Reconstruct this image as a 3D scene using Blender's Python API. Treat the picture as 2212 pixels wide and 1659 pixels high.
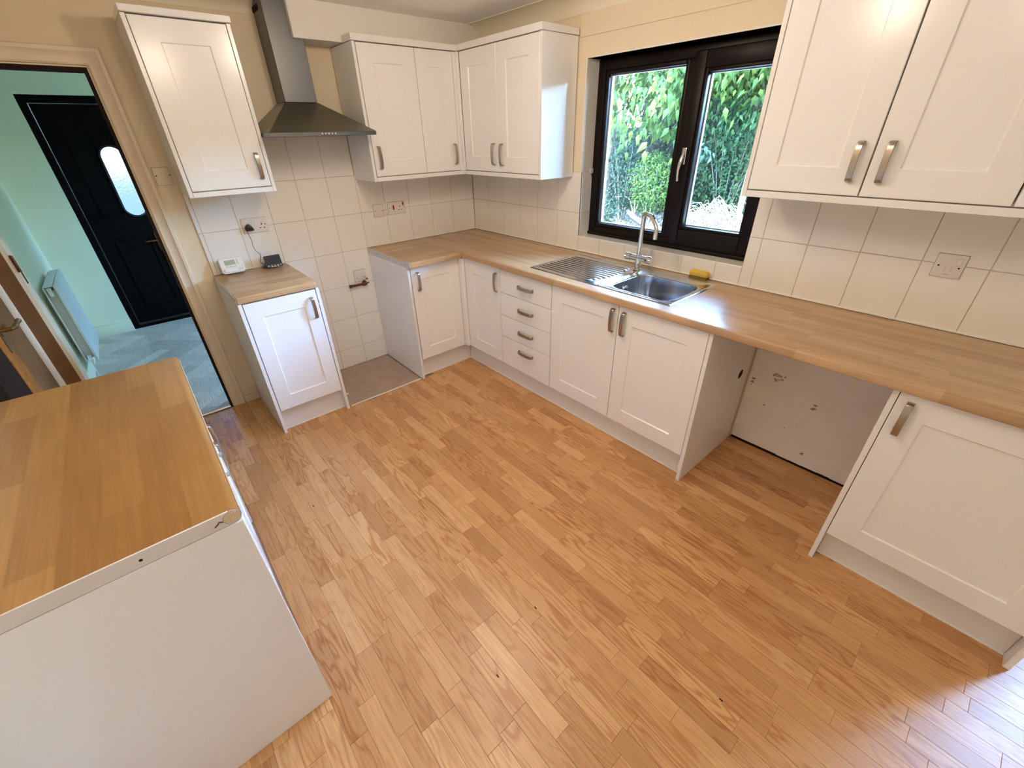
import bpy, bmesh, math, random
from mathutils import Vector, Matrix
random.seed(7)
S = bpy.context.scene
for o in list(bpy.data.objects): bpy.data.objects.remove(o)
COL = S.collection
R = math.radians

# ------------------------------------------------------------------ camera
cam_d = bpy.data.cameras.new('camera'); cam = bpy.data.objects.new('camera', cam_d); COL.objects.link(cam)
cam_d.sensor_fit = 'HORIZONTAL'; cam_d.sensor_width = 36.0; cam_d.lens = 36.0*906.734/2212.0
cam_d.clip_start = 0.02; cam_d.clip_end = 200
r_ = Vector((0.65694617, 0.75361789, -0.02194988)); u_ = Vector((-0.37382854, 0.35088158, 0.85856528)); f_ = Vector((-0.65473197, 0.55582569, -0.51223418))
cam.matrix_world = Matrix(((r_.x, u_.x, -f_.x, 3.2205), (r_.y, u_.y, -f_.y, -2.3495), (r_.z, u_.z, -f_.z, 1.6341), (0, 0, 0, 1)))
S.camera = cam

# ------------------------------------------------------------------ sky, sun, lamp, exposure
world = bpy.data.worlds.new('sky'); S.world = world; world.use_nodes = True
wn = world.node_tree; wn.nodes.clear()
w_out = wn.nodes.new('ShaderNodeOutputWorld'); w_bg = wn.nodes.new('ShaderNodeBackground')
w_sky = wn.nodes.new('ShaderNodeTexSky'); w_sky.sky_type = 'NISHITA'; w_sky.sun_disc = False
w_sky.sun_elevation = R(52); w_sky.sun_rotation = R(170); w_sky.air_density = 1.0; w_sky.dust_density = 1.5
w_hsv = wn.nodes.new('ShaderNodeHueSaturation'); w_hsv.inputs['Saturation'].default_value = 0.95
wn.links.new(w_sky.outputs[0], w_hsv.inputs['Color']); w_tint = wn.nodes.new('ShaderNodeMix'); w_tint.data_type = 'RGBA'; w_tint.blend_type = 'MULTIPLY'; w_tint.inputs[0].default_value = 1
w_tint.inputs[7].default_value = (0.70, 0.92, 1.10, 1)
wn.links.new(w_hsv.outputs[0], w_tint.inputs[6]); wn.links.new(w_tint.outputs[2], w_bg.inputs[0]); wn.links.new(w_bg.outputs[0], w_out.inputs[0])
w_bg.inputs[1].default_value = 17.0
sun_d = bpy.data.lights.new('sun', 'SUN'); sun = bpy.data.objects.new('sun', sun_d); COL.objects.link(sun)
sun_d.energy = 9.0; sun_d.angle = R(0.6); sun_d.color = (1.0, 0.95, 0.86)
sun.rotation_euler = Vector((-0.60, 0.47, -0.64)).to_track_quat('-Z', 'Y').to_euler()
for lx, ly, le in ((1.7, -1.25, 13.5), (2.35, -1.75, 10.5), (2.9, -2.3, 4.0), (4.7, -1.6, 4.0)):  # warm ceiling light spread over several lamps, some added to even it
    lamp_d = bpy.data.lights.new('ceiling_lamp', 'POINT'); lamp = bpy.data.objects.new('ceiling_lamp', lamp_d); COL.objects.link(lamp)
    lamp.location = (lx, ly, 2.18); lamp_d.energy = le; lamp_d.shadow_soft_size = 0.09; lamp_d.color = (1.0, 0.835, 0.655)
def portal(name, loc, rot, sx, sy):
    d = bpy.data.lights.new(name, 'AREA'); o = bpy.data.objects.new(name, d); COL.objects.link(o)
    d.shape = 'RECTANGLE'; d.size = sx; d.size_y = sy; d.cycles.is_portal = True; o.location = loc; o.rotation_euler = rot
portal('window_portal', (1.78, 0.31, 1.51), (R(-90), 0, 0), 1.2, 1.05)
portal('patio_portal', (4.18, 0.31, 1.04), (R(-90), 0, 0), 0.42, 2.1)
portal('hall_portal', (-1.3, 0.31, 1.5), (R(-90), 0, 0), 0.7, 1.0)
S.view_settings.view_transform = 'Standard'; S.view_settings.look = 'None'; S.view_settings.gamma = 1.0
S.view_settings.use_curve_mapping = False; S.view_settings.exposure = 0.55
S.cycles.max_bounces = 10; S.cycles.diffuse_bounces = 6; S.cycles.transparent_max_bounces = 16
S.cycles.sample_clamp_indirect = 6.0; S.cycles.caustics_reflective = False; S.cycles.caustics_refractive = False

# ------------------------------------------------------------------ materials
MATS = {}
def mat(name, col, rough=0.5, metal=0.0, bump=None, var=None, spec=0.5, coat=0.0, alpha=None):
    """principled material; bump = (scale, strength, distance); var = (scale, amount) colour mottling"""
    m = bpy.data.materials.new(name); m.use_nodes = True; nt = m.node_tree; b = nt.nodes['Principled BSDF']
    b.inputs['Base Color'].default_value = (*col, 1); b.inputs['Roughness'].default_value = rough
    b.inputs['Metallic'].default_value = metal; b.inputs['Specular IOR Level'].default_value = spec
    b.inputs['Coat Weight'].default_value = coat
    geo = nt.nodes.new('ShaderNodeNewGeometry')
    if bump:
        n = nt.nodes.new('ShaderNodeTexNoise'); n.inputs['Scale'].default_value = bump[0]; n.inputs['Detail'].default_value = 4
        nt.links.new(geo.outputs['Position'], n.inputs['Vector'])
        bp = nt.nodes.new('ShaderNodeBump'); bp.inputs['Strength'].default_value = bump[1]; bp.inputs['Distance'].default_value = bump[2]
        nt.links.new(n.outputs['Fac'], bp.inputs['Height']); nt.links.new(bp.outputs[0], b.inputs['Normal'])
    if var:
        n = nt.nodes.new('ShaderNodeTexNoise'); n.inputs['Scale'].default_value = var[0]; n.inputs['Detail'].default_value = 5
        nt.links.new(geo.outputs['Position'], n.inputs['Vector'])
        h = nt.nodes.new('ShaderNodeMapRange'); h.inputs[1].default_value = 0.3; h.inputs[2].default_value = 0.7
        h.inputs[3].default_value = 1 - var[1]; h.inputs[4].default_value = 1 + var[1]*0.4
        nt.links.new(n.outputs['Fac'], h.inputs[0])
        mx = nt.nodes.new('ShaderNodeMix'); mx.data_type = 'RGBA'; mx.blend_type = 'MULTIPLY'; mx.inputs[0].default_value = 1
        mx.inputs[6].default_value = (*col, 1); nt.links.new(h.outputs[0], mx.inputs[7]); nt.links.new(mx.outputs[2], b.inputs['Base Color'])
    MATS[name] = m; return m

def ramp(nt, stops):
    r = nt.nodes.new('ShaderNodeValToRGB'); cr = r.color_ramp
    while len(cr.elements) < len(stops): cr.elements.new(0.5)
    for e, (p, c) in zip(cr.elements, stops): e.position = p; e.color = (*c, 1)
    return r

def mathn(nt, op, a=None, b=None):
    n = nt.nodes.new('ShaderNodeMath'); n.operation = op
    for i, v in ((0, a), (1, b)):
        if v is None: continue
        if isinstance(v, (int, float)): n.inputs[i].default_value = v
        else: nt.links.new(v, n.inputs[i])
    return n.outputs[0]

def wood_planks(name, stops, rough, axis=0, grain=0.45, bump=0.02, ring=0.5, line=(0.70, 0.52, 0.36)):
    """colour picked per piece (object and mesh island), grain running along the axis"""
    m = bpy.data.materials.new(name); m.use_nodes = True; nt = m.node_tree; L = nt.links; b = nt.nodes['Principled BSDF']
    geo = nt.nodes.new('ShaderNodeNewGeometry'); oi = nt.nodes.new('ShaderNodeObjectInfo')
    rnd = mathn(nt, 'FRACT', mathn(nt, 'ADD', oi.outputs['Random'], geo.outputs['Random Per Island']))
    tc = nt.nodes.new('ShaderNodeMapping'); tc.inputs['Scale'].default_value = (1, 7, 1) if axis == 0 else (7, 1, 1)
    off = nt.nodes.new('ShaderNodeCombineXYZ'); L.new(mathn(nt, 'MULTIPLY', rnd, 37.0), off.inputs[0]); L.new(mathn(nt, 'MULTIPLY', rnd, 91.0), off.inputs[1])
    L.new(geo.outputs['Position'], tc.inputs['Vector']); L.new(off.outputs[0], tc.inputs['Location'])
    n1 = nt.nodes.new('ShaderNodeTexNoise'); n1.inputs['Scale'].default_value = 2.4; n1.inputs['Detail'].default_value = 2; n1.inputs['Distortion'].default_value = 0.3
    L.new(tc.outputs[0], n1.inputs['Vector'])
    rings = mathn(nt, 'SINE', mathn(nt, 'MULTIPLY', n1.outputs['Fac'], 50.0))
    rings = mathn(nt, 'POWER', mathn(nt, 'ADD', mathn(nt, 'MULTIPLY', rings, 0.5), 0.5), 3.0)
    t2 = nt.nodes.new('ShaderNodeMapping'); t2.inputs['Scale'].default_value = (6, 170, 1) if axis == 0 else (170, 6, 1); L.new(geo.outputs['Position'], t2.inputs['Vector'])
    n2 = nt.nodes.new('ShaderNodeTexNoise'); n2.inputs['Scale'].default_value = 1.0; n2.inputs['Detail'].default_value = 5; L.new(t2.outputs[0], n2.inputs['Vector'])
    base = ramp(nt, stops); L.new(rnd, base.inputs[0])
    k = mathn(nt, 'ADD', mathn(nt, 'MULTIPLY', n2.outputs['Fac'], grain), 1.0 - 0.5*grain)
    mx = nt.nodes.new('ShaderNodeMix'); mx.data_type = 'RGBA'; mx.blend_type = 'MULTIPLY'; mx.inputs[0].default_value = 1
    L.new(base.outputs[0], mx.inputs[6]); L.new(k, mx.inputs[7])
    amt = mathn(nt, 'MULTIPLY', rings, mathn(nt, 'MULTIPLY', mathn(nt, 'ADD', mathn(nt, 'FRACT', mathn(nt, 'MULTIPLY', rnd, 7.31)), 0.15), ring))
    m2 = nt.nodes.new('ShaderNodeMix'); m2.data_type = 'RGBA'; m2.blend_type = 'MULTIPLY'; m2.inputs[7].default_value = (*line, 1)
    L.new(amt, m2.inputs[0]); L.new(mx.outputs[2], m2.inputs[6]); L.new(m2.outputs[2], b.inputs['Base Color'])
    b.inputs['Roughness'].default_value = rough
    bp = nt.nodes.new('ShaderNodeBump'); bp.inputs['Strength'].default_value = bump; bp.inputs['Distance'].default_value = 0.002
    L.new(n2.outputs['Fac'], bp.inputs['Height']); L.new(bp.outputs[0], b.inputs['Normal'])
    MATS[name] = m; return m

def wood_staves(name, stops, rough, axis=0, width=0.042, length=0.42):
    """printed butcher-block laminate: staves along the axis, brick offset"""
    m = bpy.data.materials.new(name); m.use_nodes = True; nt = m.node_tree; L = nt.links; b = nt.nodes['Principled BSDF']
    geo = nt.nodes.new('ShaderNodeNewGeometry'); sp = nt.nodes.new('ShaderNodeSeparateXYZ'); L.new(geo.outputs['Position'], sp.inputs[0])
    a, c = (sp.outputs[0], sp.outputs[1]) if axis == 0 else (sp.outputs[1], sp.outputs[0])
    row = mathn(nt, 'FLOOR', mathn(nt, 'DIVIDE', c, width))
    wr = nt.nodes.new('ShaderNodeTexWhiteNoise'); wr.noise_dimensions = '1D'; L.new(row, wr.inputs['W'])
    colm = mathn(nt, 'FLOOR', mathn(nt, 'ADD', mathn(nt, 'DIVIDE', a, length), mathn(nt, 'MULTIPLY', wr.outputs['Value'], 5.0)))
    cv = nt.nodes.new('ShaderNodeCombineXYZ'); L.new(row, cv.inputs[0]); L.new(colm, cv.inputs[1])
    w2 = nt.nodes.new('ShaderNodeTexWhiteNoise'); w2.noise_dimensions = '2D'; L.new(cv.outputs[0], w2.inputs['Vector'])
    base = ramp(nt, stops); L.new(w2.outputs['Value'], base.inputs[0])
    t2 = nt.nodes.new('ShaderNodeMapping'); t2.inputs['Scale'].default_value = (5, 120, 60) if axis == 0 else (120, 5, 60)
    L.new(geo.outputs['Position'], t2.inputs['Vector'])
    n2 = nt.nodes.new('ShaderNodeTexNoise'); n2.inputs['Scale'].default_value = 1.0; n2.inputs['Detail'].default_value = 5; L.new(t2.outputs[0], n2.inputs['Vector'])
    k = mathn(nt, 'ADD', mathn(nt, 'MULTIPLY', n2.outputs['Fac'], 0.56), 0.72)
    mx = nt.nodes.new('ShaderNodeMix'); mx.data_type = 'RGBA'; mx.blend_type = 'MULTIPLY'; mx.inputs[0].default_value = 1
    L.new(base.outputs[0], mx.inputs[6]); L.new(k, mx.inputs[7]); L.new(mx.outputs[2], b.inputs['Base Color'])
    b.inputs['Roughness'].default_value = rough
    MATS[name] = m; return m

def leafmat(name, stops, trans=0.35):
    m = bpy.data.materials.new(name); m.use_nodes = True; nt = m.node_tree; L = nt.links; b = nt.nodes['Principled BSDF']
    geo = nt.nodes.new('ShaderNodeNewGeometry'); oi = nt.nodes.new('ShaderNodeObjectInfo')
    rnd = mathn(nt, 'FRACT', mathn(nt, 'ADD', oi.outputs['Random'], geo.outputs['Random Per Island']))
    rp = ramp(nt, stops); L.new(rnd, rp.inputs[0]); L.new(rp.outputs[0], b.inputs['Base Color']); b.inputs['Roughness'].default_value = 0.65; b.inputs['Specular IOR Level'].default_value = 0.12
    tr = nt.nodes.new('ShaderNodeBsdfTranslucent'); L.new(rp.outputs[0], tr.inputs[0])
    ms = nt.nodes.new('ShaderNodeMixShader'); ms.inputs[0].default_value = trans
    L.new(b.outputs[0], ms.inputs[1]); L.new(tr.outputs[0], ms.inputs[2]); L.new(ms.outputs[0], nt.nodes['Material Output'].inputs[0])
    MATS[name] = m; return m

def glassmat(name):
    m = bpy.data.materials.new(name); m.use_nodes = True; nt = m.node_tree; nt.nodes.remove(nt.nodes['Principled BSDF']); L = nt.links
    t = nt.nodes.new('ShaderNodeBsdfTransparent'); t.inputs[0].default_value = (0.95, 0.97, 0.96, 1)
    g = nt.nodes.new('ShaderNodeBsdfGlossy'); g.inputs['Roughness'].default_value = 0.01
    fr = nt.nodes.new('ShaderNodeFresnel'); fr.inputs[0].default_value = 1.45
    ms = nt.nodes.new('ShaderNodeMixShader'); L.new(fr.outputs[0], ms.inputs[0]); L.new(t.outputs[0], ms.inputs[1]); L.new(g.outputs[0], ms.inputs[2])
    L.new(ms.outputs[0], nt.nodes['Material Output'].inputs[0]); MATS[name] = m; return m

def obscureglass(name):
    m = bpy.data.materials.new(name); m.use_nodes = True; nt = m.node_tree; L = nt.links; nt.nodes.remove(nt.nodes['Principled BSDF'])
    geo = nt.nodes.new('ShaderNodeNewGeometry'); n = nt.nodes.new('ShaderNodeTexNoise'); n.inputs['Scale'].default_value = 90; L.new(geo.outputs['Position'], n.inputs['Vector'])
    bp = nt.nodes.new('ShaderNodeBump'); bp.inputs['Strength'].default_value = 0.6; bp.inputs['Distance'].default_value = 0.004; L.new(n.outputs['Fac'], bp.inputs['Height'])
    rf = nt.nodes.new('ShaderNodeBsdfRefraction'); rf.inputs['Roughness'].default_value = 0.12; rf.inputs['IOR'].default_value = 1.25; rf.inputs['Color'].default_value = (0.30, 0.33, 0.35, 1); L.new(bp.outputs[0], rf.inputs['Normal'])
    tr = nt.nodes.new('ShaderNodeBsdfTransparent'); tr.inputs[0].default_value = (0.30, 0.33, 0.35, 1)
    ms = nt.nodes.new('ShaderNodeMixShader'); ms.inputs[0].default_value = 0.65
    L.new(tr.outputs[0], ms.inputs[1]); L.new(rf.outputs[0], ms.inputs[2]); L.new(ms.outputs[0], nt.nodes['Material Output'].inputs[0]); MATS[name] = m; return m

mat('white_door', (0.86, 0.85, 0.83), 0.2, bump=(55, 0.03, 0.001))
mat('white_panel', (0.83, 0.82, 0.80), 0.22)
mat('white_gloss', (0.85, 0.85, 0.84), 0.15)
mat('plinth', (0.80, 0.78, 0.75), 0.28)
mat('dark_gap', (0.03, 0.025, 0.02), 0.9)
mat('tile', (0.88, 0.85, 0.79), 0.13, bump=(7, 0.10, 0.004), var=(3.0, 0.03))
mat('grout', (0.52, 0.45, 0.36), 0.9)
mat('sealant', (0.86, 0.84, 0.80), 0.45)
mat('wall_cream', (0.78, 0.66, 0.47), 0.85, bump=(60, 0.06, 0.002), var=(2.0, 0.04))
mat('wall_white', (0.80, 0.77, 0.70), 0.85, bump=(60, 0.05, 0.002), var=(2.5, 0.05))
mat('ceiling_white', (0.88, 0.87, 0.84), 0.9, bump=(40, 0.05, 0.003))
mat('coving', (0.81, 0.73, 0.58), 0.8)
mat('hall_green', (0.79, 0.82, 0.63), 0.85, bump=(60, 0.05, 0.002))
mat('trim_paint', (0.76, 0.64, 0.48), 0.4)
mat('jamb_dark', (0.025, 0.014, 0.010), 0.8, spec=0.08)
mat('front_door', (0.004, 0.0035, 0.0035), 0.6, spec=0.06)
mat('rosewood_upvc', (0.008, 0.0045, 0.0035), 0.40, bump=(90, 0.08, 0.001), spec=0.16)
mat('gasket', (0.55, 0.56, 0.58), 0.4)
mat('gasket_black', (0.01, 0.01, 0.01), 0.6)
mat('brass', (0.30, 0.18, 0.065), 0.42, 1.0)
mat('chrome', (0.80, 0.82, 0.84), 0.08, 1.0)
mat('handle_nickel', (0.42, 0.36, 0.30), 0.28, 1.0)
mat('handle_white', (0.85, 0.84, 0.82), 0.3, 0.6)
mat('hood_steel', (0.15, 0.15, 0.145), 0.38, 1.0, bump=(300, 0.02, 0.0005))
mat('hood_canopy', (0.27, 0.255, 0.20), 0.42, 1.0)  # same steel as the chimney; reflected light put into its colour
mat('sink_steel', (0.62, 0.63, 0.64), 0.16, 1.0, bump=(200, 0.02, 0.0005))
mat('edge_strip', (0.55, 0.55, 0.55), 0.4)
mat('edge_raw', (0.70, 0.66, 0.62), 0.5)
mat('chipboard', (0.66, 0.53, 0.36), 0.85, bump=(500, 0.3, 0.001), var=(400, 0.25))
mat('black_plastic', (0.012, 0.012, 0.013), 0.35)
mat('screen', (0.03, 0.03, 0.032), 0.12)
mat('white_plastic', (0.80, 0.78, 0.73), 0.35)
mat('plate_plastic', (0.76, 0.71, 0.66), 0.3)
mat('lcd', (0.32, 0.37, 0.28), 0.3)
mat('grey_print', (0.50, 0.49, 0.46), 0.5)
mat('red_rocker', (0.42, 0.02, 0.02), 0.3)
mat('hole_black', (0.008, 0.007, 0.006), 0.9)
mat('copper_aged', (0.16, 0.06, 0.035), 0.45, 1.0, bump=(200, 0.3, 0.001))
mat('sponge', (0.72, 0.50, 0.08), 0.95, bump=(250, 0.6, 0.002))
mat('scourer', (0.17, 0.15, 0.03), 0.95, bump=(400, 0.6, 0.002))
mat('radiator_white', (0.74, 0.80, 0.80), 0.35)
mat('varnished_pine', (0.36, 0.13, 0.025), 0.6, spec=0.12, var=(30, 0.3))
mat('vinyl_sheet', (0.40, 0.28, 0.205), 0.42, bump=(160, 0.25, 0.001), var=(14, 0.15))
mat('stained_wall', (0.87, 0.82, 0.74), 0.6, bump=(40, 0.08, 0.002), var=(8, 0.05))
mat('stain_shade', (0.33, 0.27, 0.22), 0.9)
mat('metal_strip', (0.75, 0.76, 0.78), 0.3, 1.0)
mat('soil', (0.060, 0.052, 0.036), 0.95, bump=(30, 0.8, 0.03), var=(9, 0.5))
mat('bounce_slab', (0.55, 0.52, 0.48), 0.9, var=(5, 0.2))
mat('render_wall', (0.6, 0.5, 0.42), 0.9)
mat('brick_pink', (0.34, 0.20, 0.155), 0.9, var=(6, 0.2))
mat('roof_tile', (0.42, 0.20, 0.14), 0.9, var=(6, 0.3))
mat('fence_wood', (0.10, 0.06, 0.04), 0.85, var=(12, 0.3))
mat('bark', (0.055, 0.045, 0.035), 0.9, bump=(40, 0.6, 0.01), var=(12, 0.3))
mat('pale_twig', (0.085, 0.068, 0.048), 0.85, var=(9, 0.3))
mat('pale_log', (0.12, 0.092, 0.064), 0.85, var=(9, 0.25))
mat('door_brown', (0.19, 0.088, 0.036), 0.75, spec=0.1, var=(8, 0.15))
glassmat('glass'); obscureglass('obscure_glass')
wood_planks('floor_oak', [(0.0, (0.46, 0.225, 0.085)), (0.25, (0.53, 0.27, 0.105)), (0.75, (0.595, 0.32, 0.13)), (1.0, (0.66, 0.375, 0.165))], 0.33, 0, 0.65, ring=0.85)
wood_planks('hall_vinyl', [(0.0, (0.42, 0.37, 0.31)), (0.5, (0.54, 0.48, 0.41)), (1.0, (0.64, 0.58, 0.49))], 0.38, 0, 0.8, ring=0.35, line=(0.7, 0.7, 0.7))
oak = [(0.0, (0.42, 0.255, 0.125)), (0.5, (0.475, 0.295, 0.15)), (1.0, (0.53, 0.34, 0.18))]
wood_staves('worktop_oak_x', oak, 0.27, 0); wood_staves('worktop_oak_y', oak, 0.27, 1)
oak2 = [(0.0, (0.255, 0.112, 0.027)), (0.5, (0.305, 0.142, 0.036)), (1.0, (0.37, 0.187, 0.052))]
wood_staves('worktop_amber_x', oak2, 0.38, 0, 0.075, 0.40)
leafmat('leaf_bright', [(0.0, (0.0073, 0.0211, 0.0044)), (0.4, (0.0137, 0.0333, 0.0064)), (0.75, (0.0235, 0.0470, 0.0073)), (1.0, (0.0445, 0.0617, 0.0113))], 0.45)
leafmat('leaf_mid', [(0.0, (0.0054, 0.0162, 0.0054)), (0.5, (0.0108, 0.0297, 0.0092)), (1.0, (0.0216, 0.0432, 0.0135))])
leafmat('leaf_teal', [(0.0, (0.0036, 0.0119, 0.0067)), (0.5, (0.0079, 0.0218, 0.0139)), (1.0, (0.0198, 0.0360, 0.0241))])
leafmat('leaf_dark', [(0.0, (0.0018, 0.0052, 0.0029)), (0.5, (0.0046, 0.0110, 0.0063)), (1.0, (0.0098, 0.0202, 0.0115))])
leafmat('leaf_litter', [(0.0, (0.0135, 0.0116, 0.0054)), (0.4, (0.0340, 0.0300, 0.0170)), (0.8, (0.0488, 0.0448, 0.0305)), (1.0, (0.0305, 0.0340, 0.0124))], 0.1)

# ------------------------------------------------------------------ mesh helpers
class MB:
    def __init__(s): s.v = []; s.f = []; s.mi = []; s.m = 0
    def add(s, vs, fs):
        k = len(s.v); s.v += [tuple(p) for p in vs]; s.f += [tuple(i+k for i in f) for f in fs]; s.mi += [s.m]*len(fs); return s
    def box(s, a, b):
        (x0, y0, z0), (x1, y1, z1) = [min(p) for p in zip(a, b)], [max(p) for p in zip(a, b)]
        return s.add([(x0,y0,z0),(x1,y0,z0),(x1,y1,z0),(x0,y1,z0),(x0,y0,z1),(x1,y0,z1),(x1,y1,z1),(x0,y1,z1)],
                     [(0,3,2,1),(4,5,6,7),(0,1,5,4),(1,2,6,5),(2,3,7,6),(3,0,4,7)])
    def loft(s, rings, cap=True, closed=True):
        n = len(rings[0]); vs = [p for r in rings for p in r]; fs = []
        for i in range(len(rings)-1):
            for j in range(n if closed else n-1):
                k = (j+1) % n; fs.append((i*n+j, i*n+k, (i+1)*n+k, (i+1)*n+j))
        if cap: fs.append(tuple(range(n-1, -1, -1))); fs.append(tuple((len(rings)-1)*n+j for j in range(n)))
        return s.add(vs, fs)
    def tube(s, pts, r, n=10, cap=True):
        pts = [Vector(p) for p in pts]; rings = []
        rr = r if isinstance(r, (list, tuple)) else [r]*len(pts)
        up = None
        for i, p in enumerate(pts):
            t = (pts[min(i+1, len(pts)-1)] - pts[max(i-1, 0)]).normalized()
            if up is None: up = t.orthogonal().normalized()
            a = (up - t*up.dot(t)); a = a.normalized() if a.length > 1e-6 else t.orthogonal().normalized(); up = a; b = t.cross(a)
            rings.append([p + a*math.cos(2*math.pi*j/n)*rr[i] + b*math.sin(2*math.pi*j/n)*rr[i] for j in range(n)])
        return s.loft(rings, cap)
    def cyl(s, a, b, r, n=20, r2=None): return s.tube([a, b], [r, r if r2 is None else r2], n)
    def prism(s, poly, a, b, f):
        """poly in 2-D, extruded from a to b; f(p, q, t) -> world"""
        return s.loft([[f(p, q, a) for p, q in poly], [f(p, q, b) for p, q in poly]])

WL = {}
def build(name, mb, m, parent=None, bev=0, seg=2, smooth=False, mats=None):
    off = WL.get(parent.name, Vector((0, 0, 0))) if parent else Vector((0, 0, 0))
    me = bpy.data.meshes.new(name); me.from_pydata([Vector(v)-off for v in mb.v], [], mb.f)
    for k in (mats or [m]): me.materials.append(MATS[k])
    for p, i in zip(me.polygons, mb.mi): p.material_index = i
    bm = bmesh.new(); bm.from_mesh(me)
    bmesh.ops.recalc_face_normals(bm, faces=bm.faces)
    if bev:
        ed = [e for e in bm.edges if len(e.link_faces) == 2 and e.calc_face_angle(0) > 0.6]
        bmesh.ops.bevel(bm, geom=ed, offset=bev, segments=seg, profile=0.5, affect='EDGES', clamp_overlap=True)
    bm.to_mesh(me); bm.free()
    if smooth or bev:
        for p in me.polygons: p.use_smooth = True
        me.set_sharp_from_angle(angle=R(38))
    o = bpy.data.objects.new(name, me); COL.objects.link(o)
    if parent: o.parent = parent
    WL[o.name] = off
    return o
def tag(o, label=None, cat=None, group=None, kind=None):
    if label: o['label'] = label
    if cat: o['category'] = cat
    if group: o['group'] = group
    if kind: o['kind'] = kind
    return o
def thing(name, loc, label, cat, group=None):
    o = bpy.data.objects.new(name, None); COL.objects.link(o); o.location = loc; o.empty_display_size = 0.05
    WL[o.name] = Vector(loc); return tag(o, label, cat, group)
def structure(name, mb, m, bev=0, parent=None, **k):
    o = build(name, mb, m, parent, bev, **k)
    if not parent: o['kind'] = 'structure'
    return o

# frames: viewer-facing coordinates (u to the viewer's right, v up, n out of the wall) -> world
FH = lambda u, v, n: (n, u, v)            # hood wall: u = y, n = x
FW = lambda u, v, n: (u, -n, v)           # window wall: u = x, n = -y
FL = lambda u, v, n: (-u, n, v)           # left unit, facing +y: u = -x, n = y

def fbox(mb, F, u0, u1, v0, v1, n0, n1): return mb.box(F(u0, v0, n0), F(u1, v1, n1))

def shaker(F, u0, u1, v0, v1, n, t=0.020, su=0.093, sv=0.090, rec=0.006, sl=0.004):
    """one moulded shaker door: flat frame round a recessed panel"""
    mb = MB(); r = [(u0, v0), (u1, v0), (u1, v1), (u0, v1)]
    i1 = [(u0+su, v0+sv), (u1-su, v0+sv), (u1-su, v1-sv), (u0+su, v1-sv)]
    i2 = [(u0+su+sl, v0+sv+sl), (u1-su-sl, v0+sv+sl), (u1-su-sl, v1-sv-sl), (u0+su+sl, v1-sv-sl)]
    e = 0.0016
    ro = [(u0+e, v0+e), (u1-e, v0+e), (u1-e, v1-e), (u0+e, v1-e)]
    P = [F(a, b, n-t) for a, b in r] + [F(a, b, n-e) for a, b in r] + [F(a, b, n) for a, b in ro] + [F(a, b, n) for a, b in i1] + [F(a, b, n-rec) for a, b in i2]
    fs = [(3, 2, 1, 0)]
    for k in range(4):
        for j in range(4): fs.append((k*4+j, k*4+(j+1) % 4, k*4+4+(j+1) % 4, k*4+4+j))
    fs.append((16, 17, 18, 19)); mb.add(P, fs); return mb

def bow_handle(F, uc, vc, n, parent, vertical=True, L=0.132):
    """flat bow handle, bar 14 mm wide standing 28 mm off the door"""
    path = []; h = L/2
    prof = [(-h, 0.0), (-h+0.001, 0.014), (-h+0.006, 0.021), (-h+0.016, 0.0245)]
    mid = [(-h+0.016 + (L-0.032)*k/8, 0.0245 + 0.004*math.sin(math.pi*k/8)) for k in range(1, 8)]
    path = prof + mid + [(-p, q) for p, q in reversed(prof)]
    mb = MB(); rings = []; w = 0.0100; t = 0.0055
    for i, (p, q) in enumerate(path):
        a = path[max(i-1, 0)]; b = path[min(i+1, len(path)-1)]
        d = Vector((b[0]-a[0], b[1]-a[1])).normalized(); nn = Vector((d.y, -d.x))
        ring = []
        for sx, sy in ((-w, 0), (w, 0), (w, t), (-w, t)):
            pp = p + nn.x*sy; qq = q + nn.y*sy
            if q <= 0: qq = 0.0; pp = p + (sy if p < 0 else -sy)
            ring.append(F(uc+sx, vc+pp, n+qq) if vertical else F(uc+pp, vc+sx, n+qq))
        rings.append(ring)
    mb.loft(rings)
    return build('handle', mb, 'handle_nickel', parent, 0.001, 1)

def tiles(F, us, vs, parent, skip=lambda a, b, c, d: False, holes=()):
    """each tile its own object, proud of the grout, edges eased"""
    g = 0.0014
    for i in range(len(us)-1):
        for j in range(len(vs)-1):
            u0, u1, v0, v1 = us[i], us[i+1], vs[j], vs[j+1]
            if skip(u0, u1, v0, v1): continue
            mb = MB(); a, b, c, d = u0+g, u1-g, v0+g, v1-g; e = 0.0016
            mb.loft([[F(a, c, -0.0085), F(b, c, -0.0085), F(b, d, -0.0085), F(a, d, -0.0085)], [F(a, c, -0.001), F(b, c, -0.001), F(b, d, -0.001), F(a, d, -0.001)],
                     [F(a+e, c+e, 0), F(b-e, c+e, 0), F(b-e, d-e, 0), F(a+e, d-e, 0)]])
            build('tile', mb, 'tile', parent)

# ================================================================== THE ROOM
CZ = 2.29
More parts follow.
